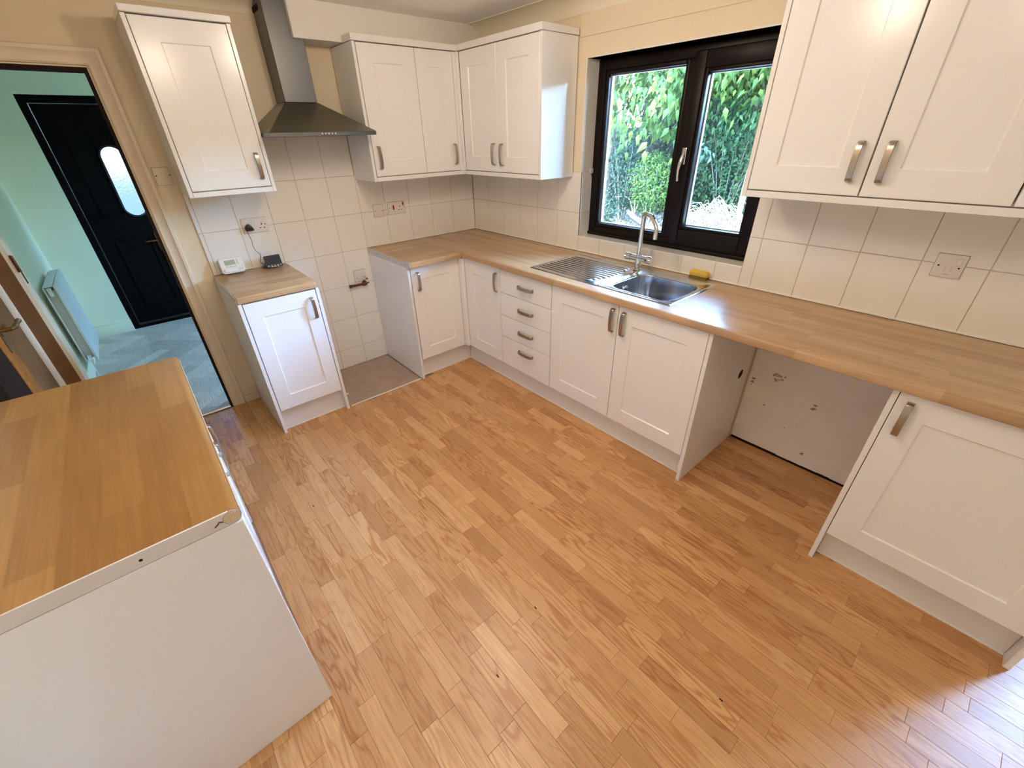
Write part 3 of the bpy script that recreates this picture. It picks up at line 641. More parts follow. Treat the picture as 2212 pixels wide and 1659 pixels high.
# end panel with a round pipe hole
n = 16; hc = (-0.119, 0.481); hr = 0.027; ring = [(hc[0]+hr*math.cos(k*2*math.pi/n), hc[1]+hr*math.sin(k*2*math.pi/n)) for k in range(n)]
yA, yB, zA, zB = -0.5941, -0.004, 0.0005, ZC-0.001
outer = []
for (py, pz) in ring:
    dy, dz = py-hc[0], pz-hc[1]; ks = []
    if dy > 1e-9: ks.append((yB-hc[0])/dy)
    if dy < -1e-9: ks.append((yA-hc[0])/dy)
    if dz > 1e-9: ks.append((zB-hc[1])/dz)
    if dz < -1e-9: ks.append((zA-hc[1])/dz)
    k = min(ks); outer.append((hc[0]+dy*k, hc[1]+dz*k))
for c in ((yA, zA), (yA, zB), (yB, zA), (yB, zB)):
    j = min(range(n), key=lambda q: math.atan2(0, 1)+abs((math.atan2(outer[q][1]-hc[1], outer[q][0]-hc[0])-math.atan2(c[1]-hc[1], c[0]-hc[0])+math.pi) % (2*math.pi)-math.pi)); outer[j] = c
V = [(2.521, *p) for p in outer]+[(2.521, *p) for p in ring]+[(2.503, *p) for p in ring]+[(2.503, *p) for p in outer]
build('end_panel', MB().add(V, [(a*n+j, a*n+(j+1) % n, ((a+1) % 4)*n+(j+1) % n, ((a+1) % 4)*n+j) for a in range(4) for j in range(n)]), 'white_panel', t)
build('pipe_hole', MB().cyl((2.5032, hc[0], hc[1]), (2.5200, hc[0], hc[1]), hr*0.99, 20), 'hole_black', t)
plinth(FW, 1.539, 2.502, 0.536, t)
# 6. right-hand unit
t = thing('base_cabinet', (3.45, -0.3, 0.0), 'large white base cabinet right of the empty appliance space', 'cabinet')
base_body(FW, 3.166, 3.750, 0.5941, parent=t)
build('end_panel', MB().box((3.1461, -0.5941, 0.0005), (3.1641, -0.004, ZC-0.001)), 'white_panel', t, 0.001, 1)
build('end_panel', MB().box((3.7520, -0.5941, 0.0005), (3.7700, -0.004, ZC-0.001)), 'white_panel', t, 0.001, 1)
d = build('door', shaker(FW, 3.1665, 3.7495, DZ0, DZ1, 0.5941, su=0.088), 'white_door', t); bow_handle(FW, 3.203, 0.772, 0.5941, d)
plinth(FW, 3.165, 3.751, 0.536, t)

# --- long worktop with the sink cut-out, and the return on the hood wall
WF = 0.6175
SXa, SXb, SYa, SYb = 1.300, 2.250, -0.520, -0.085
wt = thing('worktop', (2.0, -0.3, ZC), 'long oak worktop under the window holding the steel sink', 'worktop')
mb = MB(); e = 0.004
xsg = [0.004, SXa, SXb, 3.80]; ysg = [-WF, SYa, SYb, -0.0035]; V = []; Fc = []
idx = {}
for zi, z in enumerate((ZC, ZT)):
    for i, x in enumerate(xsg):
        for j, y in enumerate(ysg): idx[(zi, i, j)] = len(V); V.append((x, y, z))
for i in range(3):
    for j in range(3):
        if (i, j) == (1, 1): continue
        Fc.append((idx[1, i, j], idx[1, i+1, j], idx[1, i+1, j+1], idx[1, i, j+1])); Fc.append((idx[0, i, j], idx[0, i, j+1], idx[0, i+1, j+1], idx[0, i+1, j]))
        for (a, b, di, dj) in (((i, j), (i+1, j), 0, -1), ((i+1, j), (i+1, j+1), 1, 0), ((i+1, j+1), (i, j+1), 0, 1), ((i, j+1), (i, j), -1, 0)):
            ni, nj = i+di, j+dj
            if not (0 <= ni < 3 and 0 <= nj < 3) or (ni, nj) == (1, 1):
                Fc.append((idx[(0,)+a], idx[(0,)+b], idx[(1,)+b], idx[(1,)+a]))
mb.add(V, Fc); build('slab', mb, 'worktop_oak_x', wt, 0.006, 3)
wt2 = thing('worktop', (0.3, -0.82, ZC), 'oak worktop return along the hood wall with a grey edge strip', 'worktop')
build('slab', MB().box((0.004, -1.032, ZC), (0.6528, -0.6178, ZT)), 'worktop_oak_y', wt2, 0.006, 3)
mb = MB().box((0.004, -1.0355, ZC), (0.650, -1.0325, ZT)); s = build('edge_strip', mb, 'edge_strip', wt2)
for x in (0.16, 0.36, 0.585): build('screw_hole', MB().cyl((x, -1.0362, ZC+0.020), (x, -1.0354, ZC+0.020), 0.0035, 10), 'hole_black', wt2)

# --- stainless sink
sk = thing('sink', (1.78, -0.3, ZT), 'stainless steel inset sink with drainer and one bowl under the window', 'sink')
def rrect(x0, x1, y0, y1, r, z, n=6):
    pts = []
    for cx, cy, a0 in ((x1-r, y1-r, 0), (x0+r, y1-r, 90), (x0+r, y0+r, 180), (x1-r, y0+r, 270)):
        for k in range(n+1): a = R(a0+90*k/n); pts.append((cx+r*math.cos(a), cy+r*math.sin(a), z))
    return pts
RX0, RX1, RY0, RY1 = 1.283, 2.267, -0.537, -0.067; z0 = ZT+0.0006
BX0, BX1, BY0, BY1 = 1.862, 2.232, -0.498, -0.160
# flange + top sheet (outline to bowl), built as rings meeting the bowl's outline by radial matching
bowl = rrect(BX0, BX1, BY0, BY1, 0.075, z0+0.002, 8); N = len(bowl); bc = ((BX0+BX1)/2, (BY0+BY1)/2)
def radial(x0, x1, y0, y1, z):
    out = []
    for p in bowl:
        dx, dy = p[0]-bc[0], p[1]-bc[1]; ks = []
        if dx > 1e-9: ks.append((x1-bc[0])/dx)
        if dx < -1e-9: ks.append((x0-bc[0])/dx)
        if dy > 1e-9: ks.append((y1-bc[1])/dy)
        if dy < -1e-9: ks.append((y0-bc[1])/dy)
        k = min(ks); out.append([bc[0]+dx*k, bc[1]+dy*k, z])
    for c in ((x0, y0), (x0, y1), (x1, y0), (x1, y1)):
        j = min(range(N), key=lambda q: (out[q][0]-c[0])**2+(out[q][1]-c[1])**2); out[j][0], out[j][1] = c
    return [tuple(p) for p in out]
top = MB()
V = radial(1.812, RX1, RY0, RY1, z0) + radial(1.815, RX1-0.006, RY0+0.006, RY1-0.006, z0+0.0035) + radial(1.835, RX1-0.016, RY0+0.016, RY1-0.016, z0+0.0035) + radial(1.84, RX1-0.02, RY0+0.020, RY1-0.020, z0+0.0015) + [(p[0], p[1], z0+0.0015) for p in bowl]
depth = 0.150
for k in range(1, 5):
    a = k*math.pi/8; V += [(bc[0]+(p[0]-bc[0])*(1-0.012*(1-math.cos(a))), bc[1]+(p[1]-bc[1])*(1-0.012*(1-math.cos(a))), z0+0.0015-0.006*math.sin(a)) for p in bowl]
V += [(bc[0]+(p[0]-bc[0])*0.93, bc[1]+(p[1]-bc[1])*0.93, z0-depth+0.03) for p in bowl]
for k in range(1, 6):
    a = k*math.pi/10; sc = 0.93-0.13*(1-math.cos(a)); V += [(bc[0]+(p[0]-bc[0])*sc, bc[1]+(p[1]-bc[1])*sc, z0-depth+0.03-0.03*math.sin(a)) for p in bowl]
V += [(bc[0]+(p[0]-bc[0])*0.12, bc[1]+(p[1]-bc[1])*0.12, z0-depth-0.004) for p in bowl]
nr = len(V)//N
top.add(V, [(a*N+j, a*N+(j+1) % N, (a+1)*N+(j+1) % N, (a+1)*N+j) for a in range(nr-1) for j in range(N)])
build('bowl', top, 'sink_steel', sk, smooth=True)
# drainer: raised rim, grooved field with ribs running along x and a curved end
dm = MB(); nx, ny = 60, 210; gx0, gx1, gy0, gy1 = RX0, 1.813, RY0, RY1
V = []; Fc = []
for i in range(nx+1):
    for j in range(ny+1):
        x = gx0+(gx1-gx0)*i/nx; y = gy0+(gy1-gy0)*j/ny; z = z0+0.0035
        ed = min(x-gx0, y-gy0, gy1-y)
        if ed < 0.001: z = z0
        elif ed > 0.016: z = z0+0.0012
        xe = 1.775 - 0.10*((y+0.30)/0.2)**2*0.5
        if x > gx0+0.035 and x < xe and gy0+0.05 < y < gy1-0.05:
            q = (y-(gy0+0.05))/((gy1-gy0-0.10)/11) % 1.0
            z = z0+0.0012 + (0.0036 if q < 0.36 else -0.0008)
        V.append((x, y, z))
for i in range(nx):
    for j in range(ny): a = i*(ny+1)+j; Fc.append((a, a+ny+1, a+ny+2, a+1))
dm.add(V, Fc); o = build('drainer', dm, 'sink_steel', sk, smooth=True)
build('overflow', MB().cyl((BX0+0.009, -0.335, ZT-0.045), (BX0+0.0125, -0.335, ZT-0.046), 0.017, 20), 'chrome', sk, smooth=True)
oh = MB()
for k in range(6): a = k*math.pi/3; oh.cyl((BX0+0.0126, -0.335+0.009*math.cos(a), ZT-0.0455+0.009*math.sin(a)), (BX0+0.0131, -0.335+0.009*math.cos(a), ZT-0.0455+0.009*math.sin(a)), 0.0035, 8)
build('overflow_holes', oh, 'hole_black', sk)
build('waste', MB().cyl((bc[0], bc[1], z0-depth-0.006), (bc[0], bc[1], z0-depth+0.001), 0.042, 24), 'chrome', sk, smooth=True)
# --- mixer tap
tp = thing('mixer_tap', (1.80, -0.125, ZT), 'chrome mixer tap with tall square-bent spout behind the sink bowl', 'tap')
zb = ZT+0.004; tx, ty = 1.796, -0.125
build('body', MB().tube([(tx, ty, zb), (tx, ty, zb+0.006), (tx, ty, zb+0.0061), (tx, ty, zb+0.062), (tx, ty, zb+0.075)], [0.025, 0.025, 0.019, 0.019, 0.015], 20), 'chrome', tp, smooth=True)
build('crossbar', MB().cyl((tx-0.052, ty, zb+0.068), (tx+0.052, ty, zb+0.068), 0.0175, 20), 'chrome', tp, smooth=True)
for sgn in (-1, 1):
    hb_ = MB().cyl((tx+sgn*0.053, ty, zb+0.068), (tx+sgn*0.088, ty, zb+0.068), 0.021, 20).tube([(tx+sgn*0.072, ty, zb+0.068), (tx+sgn*0.073, ty-0.045, zb+0.074)], [0.006, 0.005], 8)
    build('tap_head', hb_, 'chrome', tp, smooth=True)
ddx, ddy = 0.86, -0.51; SZt = 1.228
sp = [(tx, ty, zb+0.08), (tx, ty, 1.05), (tx, ty, 1.20), (tx+ddx*0.002, ty+ddy*0.002, SZt-0.010), (tx+ddx*0.010, ty+ddy*0.010, SZt-0.002), (tx+ddx*0.020, ty+ddy*0.020, SZt), (tx+ddx*0.085, ty+ddy*0.085, SZt), (tx+ddx*0.098, ty+ddy*0.098, SZt-0.004),
      (tx+ddx*0.152, ty+ddy*0.152, SZt-0.036), (tx+ddx*0.162, ty+ddy*0.162, SZt-0.048), (tx+ddx*0.164, ty+ddy*0.164, SZt-0.062), (tx+ddx*0.164, ty+ddy*0.164, SZt-0.108)]
build('spout', MB().tube(sp, [0.0135]*2+[0.0125]*10, 14), 'chrome', tp, smooth=True)
build('collar', MB().cyl((tx, ty, zb+0.075), (tx, ty, zb+0.112), 0.0155, 18), 'chrome', tp, smooth=True)
# --- sponge
sg = thing('sponge', (2.138, -0.03, ZT), 'yellow sponge with a dark scourer side behind the sink', 'sponge')
build('foam', MB().box((2.086, -0.050, ZT+0.0135), (2.190, -0.010, ZT+0.044)), 'sponge', sg, 0.008, 3)
build('scourer_layer', MB().box((2.087, -0.049, ZT+0.0008), (2.189, -0.011, ZT+0.0135)), 'scourer', sg, 0.003, 2)

# --- left unit with its worktop
LF = -2.402
t = thing('base_cabinet', (1.77, -2.7, 0.0), 'white base cabinet with a plain end panel in the near left corner', 'cabinet')
mb = MB()
for a, b in (((1.262, -2.99, 0.15), (1.28, LF-0.022, ZC-0.002)), ((2.238, -2.99, 0.15), (2.256, LF-0.022, ZC-0.002)), ((1.28, -2.99, 0.15), (2.238, LF-0.022, 0.168)), ((1.28, -2.99, 0.168), (2.238, -2.982, ZC-0.002))): mb.box(a, b)
build('body', mb, 'white_panel', t)
build('end_panel', MB().box((2.2592, -2.995, 0.0005), (2.2772, -2.3886, ZC-0.002)), 'white_gloss', t, 0.0012, 1)
build('end_panel', MB().box((1.2418, -2.995, 0.0005), (1.2598, -2.4000, ZC-0.002)), 'white_panel', t, 0.001, 1)
for a, b, hx in ((-2.2570, -1.7615, -1.828), (-1.7585, -1.2625, -1.700)):
    d = build('door', shaker(FL, a, b, DZ0, DZ1, LF, su=0.088), 'white_door', t); bow_handle(FL, hx, 0.765, LF, d)
mb = MB(); mb.box((1.262, LF-0.07, 0.004), (2.257, LF-0.054, 0.16)); build('plinth', mb, 'plinth', t)
wt = thing('worktop', (1.75, -2.7, ZC), 'amber oak worktop with raw white cut end in the near left corner', 'worktop')
pr = [(-2.996, ZC), (-2.996, ZT), (-2.4045, ZT)] + [(-2.4045+0.0186*math.sin(k*math.pi/12), ZT-0.01875+0.01875*math.cos(k*math.pi/12)) for k in range(1, 12)] + [(-2.4045, ZC)]
mb = MB(); mb.prism(pr, 1.2225, 2.2735, lambda p, q, tt: (tt, p, q)); build('slab', mb, 'worktop_amber_x', wt, smooth=True)
build('end_edge', MB().box((2.2736, -2.996, ZC+0.0003), (2.2778, -2.4085, ZT+0.0012)), 'edge_raw', wt, 0.0006, 1)
mb = MB(); mb.prism([(-2.4055+0.0189*math.cos(k*math.pi/12), ZT-0.0187+0.0187*math.sin(k*math.pi/12)) for k in range(24)], 2.2740, 2.2780, lambda p, q, tt: (tt, p, q)); build('core_outline', mb, 'stain_shade', wt)
mb = MB(); mb.prism([(-2.4055+0.0176*math.cos(k*math.pi/12), ZT-0.0187+0.0176*math.sin(k*math.pi/12)) for k in range(24)], 2.2742, 2.2790, lambda p, q, tt: (tt, p, q))
o = build('round_core', mb, 'chipboard', wt, smooth=True); o['label'] = 'raw chipboard core of the rounded front edge'
build('screw_hole', MB().cyl((2.2776, -2.575, ZC+0.018), (2.2784, -2.575, ZC+0.018), 0.0035, 10), 'hole_black', wt)
build('chipped_corner', MB().tube([(2.2781, -2.425, ZC+0.017), (2.2783, -2.431, ZC+0.021), (2.2783, -2.437, ZC+0.015), (2.2781, -2.442, ZC+0.012)], 0.0016, 6), 'copper_aged', wt)
build('front_strip', MB().tube([(1.24, -2.3862, ZT-0.012), (1.6, -2.3850, ZT-0.010), (2.0, -2.3858, ZT-0.011), (2.26, -2.3862, ZT-0.012)], 0.0012, 6), 'chipboard', wt)

# ================================================================== WALL UNITS
def wall_body(F, u0, u1, z0, z1, nf, parent, t=0.016):
    mb = MB(); nb, nc = 0.002, nf-0.021
    fbox(mb, F, u0, u0+t, z0, z1, nb, nc); fbox(mb, F, u1-t, u1, z0, z1, nb, nc); fbox(mb, F, u0+t, u1-t, z0, z0+t, nb, nc); fbox(mb, F, u0+t, u1-t, z1-t, z1, nb, nc); fbox(mb, F, u0+t, u1-t, z0+t, z1-t, nb, nb+0.006)
    return build('body', mb, 'white_panel', parent)
def rail(F, u0, u1, z0, z1, n0, n1, name, parent, m='white_panel'):
    mb = MB(); fbox(mb, F, u0, u1, z0, z1, n0, n1); return build(name, mb, m, parent, 0.0015, 1)
# cabinet left of the hood
t = thing('wall_cabinet', (0.16, -1.845, 1.38), 'tall narrow white wall cabinet left of the cooker hood', 'cabinet')
wall_body(FH, -2.039, -1.651, 1.406, 2.123, 0.3185, t)
rail(FH, -2.058, -2.0400, 1.379, 2.124, 0.002, 0.3185, 'end_panel', t); rail(FH, -1.650, -1.632, 1.379, 2.124, 0.002, 0.3185, 'end_panel', t)
d = build('door', shaker(FH, -2.0370, -1.6530, 1.409, 2.120, 0.3185), 'white_door', t); bow_handle(FH, -1.690, 1.511, 0.3185, d)
rail(FH, -2.0395, -1.6505, 1.379, 1.4045, 0.28, 0.3185, 'light_rail', t)
mb = MB(); mb.box((0.002, -2.060, 2.126), (0.330, -1.627, 2.153)); build('cornice', mb, 'white_panel', t, 0.002, 1)
# corner run: hood-wall pair
BT = 2.111
t = thing('wall_cabinet', (0.16, -0.66, 1.38), 'white two-door wall cabinet on the hood wall right of the hood', 'cabinet')
wall_body(FH, -1.004, -0.34, 1.406, BT-0.002, 0.3185, t)
rail(FH, -1.0241, -1.0055, 1.379, BT, 0.002, 0.3185, 'end_panel', t)
d = build('door', shaker(FH, -1.0010, -0.6225, 1.409, 2.108, 0.3185), 'white_door', t); bow_handle(FH, -0.966, 1.517, 0.3185, d)
d = build('door', shaker(FH, -0.6190, -0.3400, 1.409, 2.108, 0.3185, su=0.078), 'white_door', t); bow_handle(FH, -0.372, 1.515, 0.3185, d)
# corner run: window-wall pair
t2 = thing('wall_cabinet', (0.75, -0.16, 1.38), 'white two-door corner wall cabinet left of the window, shiny end panel', 'cabinet')
wall_body(FW, 0.345, 1.113, 1.406, BT-0.002, 0.2985, t2)
rail(FW, 1.1145, 1.1325, 1.379, BT, 0.002, 0.2985, 'end_panel', t2, 'white_gloss')
d = build('door', shaker(FW, 0.344, 0.7245, 1.409, 2.108, 0.2985, su=0.088), 'white_door', t2); bow_handle(FW, 0.682, 1.516, 0.2985, d)
d = build('door', shaker(FW, 0.7275, 1.1120, 1.409, 2.108, 0.2985, su=0.088), 'white_door', t2); bow_handle(FW, 0.766, 1.514, 0.2985, d)
mb = MB().box((0.300, -0.3370, 1.406), (0.3185, -0.3000, 2.109)).box((0.3190, -0.3180, 1.406), (0.3410, -0.2985, 2.109)); build('corner_post', mb, 'white_door', t2, 0.001, 1)
# shared light rail and cornice round the corner
lr = thing('light_rail', (0.3, -0.3, 1.379), 'white light rail under the corner wall cabinets', 'moulding')
build('rail', MB().loft([[(0.28, -1.0052, z), (0.3185, -1.0052, z), (0.3185, -0.2985, z), (1.1142, -0.2985, z), (1.1142, -0.26, z), (0.28, -0.26, z)] for z in (1.379, 1.4045)]), 'white_panel', lr, 0.0015, 1)
cn = thing('cornice', (0.3, -0.3, 2.112), 'white cornice along the top of the corner wall cabinets', 'moulding')
pl = [(0.204, -1.030), (0.328, -1.030), (0.328, -0.308), (1.140, -0.308), (1.140, -0.006), (0.204, -0.006)]
build('moulding', MB().loft([[(x, y, z) for x, y in pl] for z in (2.1125, 2.1464)]), 'white_panel', cn, 0.002, 1)
# right-hand wall cabinets
t = thing('wall_cabinet', (2.78, -0.15, 1.38), 'large white two-door wall cabinet right of the window', 'cabinet')
wall_body(FW, 2.3935, 3.179, 1.406, 2.12, 0.2985, t)
rail(FW, 2.374, 2.392, 1.379, 2.122, 0.002, 0.2985, 'end_panel', t)
d = build('door', shaker(FW, 2.3950, 2.7855, 1.409, 2.118, 0.2985, su=0.088), 'white_door', t); bow_handle(FW, 2.745, 1.520, 0.2985, d)
d = build('door', shaker(FW, 2.7905, 3.1790, 1.409, 2.118, 0.2985, su=0.088), 'white_door', t); bow_handle(FW, 2.834, 1.520, 0.2985, d)
t = thing('wall_cabinet', (3.48, -0.15, 1.38), 'white wall cabinet cut by the right frame edge', 'cabinet')
wall_body(FW, 3.182, 3.77, 1.406, 2.12, 0.2985, t)
d = build('door', shaker(FW, 3.1850, 3.7690, 1.409, 2.118, 0.2985, su=0.088), 'white_door', t); bow_handle(FW, 3.72, 1.52, 0.2985, d)
lr = thing('light_rail', (3.0, -0.28, 1.379), 'white light rail under the wall cabinets right of the window', 'moulding')
rail(FW, 2.3925, 3.77, 1.379, 1.4045, 0.26, 0.2985, 'rail', lr)
cn = thing('cornice', (3.0, -0.15, 2.126), 'white cornice on top of the wall cabinets right of the window', 'moulding')
build('moulding', MB().box((2.368, -0.308, 2.124), (3.775, -0.006, 2.152)), 'white_panel', cn, 0.002, 1)

# ================================================================== COOKER HOOD
t = thing('cooker_hood', (0.2, -1.33, 1.646), 'brushed steel chimney cooker hood between the wall cabinets', 'cooker hood')
hy0, hy1, hx = -1.6265, -1.0285, 0.462
build('chimney', MB().box((0.002, -1.420, 1.818), (0.172, -1.237, CZ-0.001)), 'hood_steel', t, 0.002, 1)
mb = MB(); mb.loft([[(0.002, hy0, 1.6665), (hx, hy0, 1.6665), (hx, hy1, 1.6665), (0.002, hy1, 1.6665)], [(0.002, -1.424, 1.817), (0.176, -1.424, 1.817), (0.176, -1.233, 1.817), (0.002, -1.233, 1.817)]])
build('canopy', mb, 'hood_canopy', t)
build('control_strip', MB().box((0.002, hy0, 1.6460), (hx, hy1, 1.6662)), 'hood_steel', t, 0.0012, 1)
for k in range(5): build('button', MB().cyl((hx, -1.352+k*0.0185, 1.6565), (hx+0.004, -1.352+k*0.0185, 1.6565), 0.0055, 14), 'chrome', t, 0.001, 1)
build('duct_stain', MB().box((0.003, -1.4225, 2.235), (0.10, -1.4202, 2.26)), 'jamb_dark', t)

# ================================================================== SOCKETS AND SWITCHES
def plate(F, name, uc, vc, w, h, label, cat='switch', m='plate_plastic', n0=0.0006):
    t = thing(name, F(uc, vc, n0), label, cat)
    mb = MB(); fbox(mb, F, uc-w/2, uc+w/2, vc-h/2, vc+h/2, n0, n0+0.008); build('faceplate', mb, m, t, 0.0025, 2)
    mb = MB(); fbox(mb, F, uc-w/2-0.0012, uc+w/2+0.0012, vc-h/2-0.0012, vc+h/2+0.0012, n0-0.0002, n0+0.0012); build('shadow_grime_line', mb, 'stain_shade', t); return t  # dark rim paints a shadow gap and grime round the plate
def pin(F, t, u, v, w, h, n0=0.0086, m='hole_black', name='pin_hole'):
    mb = MB(); fbox(mb, F, u-w/2, u+w/2, v-h/2, v+h/2, n0, n0+0.0006); return build(name, mb, m, t)
def screw(F, t, u, v, n0=0.0086): mb = MB(); mb.prism([(0.0032*math.cos(k*math.pi/5), 0.0032*math.sin(k*math.pi/5)) for k in range(10)], n0, n0+0.0008, lambda p, q, tt: F(u+p, v+q, tt)); return build('screw', mb, 'hole_black', t)
def rocker(F, t, u, v, w, h, m='white_plastic', n0=0.0086):
    mb = MB(); a = [(u-w/2, v-h/2), (u+w/2, v-h/2), (u+w/2, v+h/2), (u-w/2, v+h/2)]
    mb.loft([[F(p, q, n0-0.001) for p, q in a], [F(p, q, n0+(0.0045 if q > v else 0.0015)) for p, q in a]]); return build('rocker', mb, m, t, 0.0006, 1)
def outlet(F, t, u, v):
    pin(F, t, u, v+0.012, 0.005, 0.010); pin(F, t, u-0.011, v-0.011, 0.008, 0.005); pin(F, t, u+0.011, v-0.011, 0.008, 0.005)
# double socket above the small worktop
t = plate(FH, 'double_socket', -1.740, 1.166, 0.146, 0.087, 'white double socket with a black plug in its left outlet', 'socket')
outlet(FH, t, -1.702, 1.160); screw(FH, t, -1.681, 1.168)
for u in (-1.752, -1.738): rocker(FH, t, u, 1.182, 0.011, 0.026)
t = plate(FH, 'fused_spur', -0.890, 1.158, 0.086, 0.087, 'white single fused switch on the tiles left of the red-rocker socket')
screw(FH, t, -0.920, 1.157); screw(FH, t, -0.860, 1.157); pin(FH, t, -0.890, 1.159, 0.013, 0.002, m='grey_print', name='fuse_slot'); rocker(FH, t, -0.870, 1.176, 0.014, 0.026)
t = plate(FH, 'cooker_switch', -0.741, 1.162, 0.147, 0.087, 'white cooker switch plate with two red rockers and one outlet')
rocker(FH, t, -0.770, 1.167, 0.013, 0.032, 'red_rocker'); rocker(FH, t, -0.688, 1.187, 0.010, 0.024, 'red_rocker'); screw(FH, t, -0.801, 1.164); screw(FH, t, -0.681, 1.166)
outlet(FH, t, -0.716, 1.159); pin(FH, t, -0.770, 1.139, 0.02, 0.003, m='grey_print', name='marking')
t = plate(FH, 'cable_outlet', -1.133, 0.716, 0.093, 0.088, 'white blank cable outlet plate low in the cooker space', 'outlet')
screw(FH, t, -1.163, 0.700); screw(FH, t, -1.103, 0.700)
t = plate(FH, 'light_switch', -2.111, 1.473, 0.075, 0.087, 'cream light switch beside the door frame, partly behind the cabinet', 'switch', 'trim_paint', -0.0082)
screw(FH, t, -2.140, 1.477, -0.0002); screw(FH, t, -2.080, 1.477, -0.0002); rocker(FH, t, -2.110, 1.474, 0.018, 0.034, 'trim_paint', -0.0002)
t = plate(FW, 'fused_spur', 3.097, 1.155, 0.087, 0.087, 'white single fused switch on the tiles right of the window')
screw(FW, t, 3.067, 1.155); screw(FW, t, 3.127, 1.152); rocker(FW, t, 3.121, 1.174, 0.014, 0.026)
for u in (3.088, 3.107): pin(FW, t, u, 1.145, 0.0016, 0.022, m='grey_print', name='fuse_slot')
pin(FW, t, 3.097, 1.124, 0.018, 0.003, m='grey_print', name='marking')

# copper gas stub with its fitting
t = thing('gas_pipe', (0.03, -1.16, 0.655), 'short dark copper gas pipe stub with fitting below the blank plate', 'pipe')
build('pipe', MB().tube([(0.030, -1.238, 0.656), (0.030, -1.135, 0.654)], 0.0085, 12), 'copper_aged', t, smooth=True)
build('coupling', MB().cyl((0.030, -1.243, 0.656), (0.030, -1.222, 0.6556), 0.0125, 6).cyl((0.03, -1.208, 0.6555), (0.03, -1.20, 0.6555), 0.0115, 12), 'copper_aged', t)
build('elbow', MB().cyl((0.030, -1.136, 0.654), (0.030, -1.106, 0.657), 0.0155, 8).cyl((0.002, -1.116, 0.658), (0.030, -1.116, 0.658), 0.013, 12).cyl((0.03, -1.118, 0.655), (0.03, -1.118, 0.682), 0.007, 8), 'copper_aged', t)
build('bleed_screw', MB().cyl((0.030, -1.106, 0.656), (0.030, -1.086, 0.656), 0.005, 8).cyl((0.012, -1.09, 0.686), (0.022, -1.09, 0.686), 0.006, 8), 'copper_aged', t)

# ================================================================== SMALL THINGS ON THE SMALL WORKTOP
# room thermostat leaning on the tiles
t = thing('thermostat', (0.04, -1.947, ZT), 'white room thermostat with green-grey display leaning on the tiles', 'thermostat')
def lean(u, v, n, y0=-1.947, xb=0.046, tilt=R(17)):
    return (xb - v*math.sin(tilt) + n*math.cos(tilt), y0+u, ZT+0.0015 + v*math.cos(tilt) + n*math.sin(tilt))
mb = MB(); fr = [(-0.066, 0.004), (0.066, 0.004), (0.066, 0.094), (-0.066, 0.094)]
def rr2(x0, x1, y0, y1, r, n=5):
    return [(p[0], p[1]) for p in rrect(x0, x1, y0, y1, r, 0, n)]
mb.loft([[lean(p, q, 0) for p, q in rr2(-0.066, 0.066, 0.005, 0.094, 0.010)], [lean(p, q, 0.020) for p, q in rr2(-0.066, 0.066, 0.005, 0.094, 0.010)], [lean(p, q, 0.026) for p, q in rr2(-0.061, 0.061, 0.010, 0.089, 0.009)]])
build('case', mb, 'white_plastic', t, smooth=True)
mb = MB(); mb.loft([[lean(p, q, n_) for p, q in [(-0.055, 0.0), (0.055, 0.0), (0.055, 0.006), (-0.055, 0.006)]] for n_ in (0.004, 0.030)]); build('base_lip', mb, 'white_plastic', t, 0.001, 1)
def patch(name, u0, u1, v0, v1, m, parent, n0=0.0262, F=lean, th=0.0006):
    mb = MB(); mb.loft([[F(p, q, n_) for p, q in [(u0, v0), (u1, v0), (u1, v1), (u0, v1)]] for n_ in (n0, n0+th)]); return build(name, mb, m, parent)
patch('display', -0.037, 0.022, 0.050, 0.079, 'lcd', t)
for k in range(3): patch('button', 0.030, 0.039, 0.053+k*0.010, 0.060+k*0.010, 'grey_print', t)
for k in range(6): patch('button', -0.036+k*0.0105, -0.028+k*0.0105, 0.037, 0.043, 'grey_print', t)
patch('flap_line', -0.060, 0.060, 0.0305, 0.0313, 'grey_print', t); patch('logo', 0.030, 0.055, 0.018, 0.023, 'grey_print', t); patch('badge', -0.056, -0.046, 0.015, 0.026, 'grey_print', t)
# small black energy display, its lead and plug
t = thing('monitor', (0.085, -1.715, ZT), 'small black screen on the short worktop, its lead plugged in above', 'monitor')
def lean2(u, v, n): return (0.088 - v*math.sin(R(16)) + n*math.cos(R(16)), -1.7155+u, ZT+0.0012 + v*math.cos(R(16)) + n*math.sin(R(16)))
mb = MB(); mb.loft([[lean2(p, q, n_) for p, q in rr2(-0.0485, 0.0485, 0.003, 0.078, 0.005, 3)] for n_ in (-0.012, 0.008)]); build('case', mb, 'black_plastic', t, 0.0012, 1)
patch('screen', -0.043, 0.043, 0.020, 0.073, 'screen', t, 0.0082, lean2)
for k in range(5): patch('button', -0.040+k*0.0185, -0.032+k*0.0185, 0.010, 0.016, 'grey_print', t, 0.0082, lean2)
for k in range(3): patch('label_strip', -0.022+k*0.018, -0.009+k*0.018, 0.0035, 0.0075, 'white_plastic', t, 0.0082, lean2)
build('foot', MB().box((0.03, -1.735, ZT+0.0008), (0.075, -1.695, ZT+0.006)), 'black_plastic', t, 0.001, 1)
mb = MB(); pp = [(-1.802, 1.141), (-1.760, 1.141), (-1.757, 1.150), (-1.766, 1.168), (-1.776, 1.180), (-1.790, 1.180), (-1.797, 1.170), (-1.804, 1.162)]
mb.loft([[(0.0095, a, b) for a, b in pp], [(0.034, a, b) for a, b in pp], [(0.040, -1.780+(a+1.780)*0.8, 1.158+(b-1.158)*0.8) for a, b in pp]]); pg = build('plug', mb, 'black_plastic', t, 0.0015, 1)
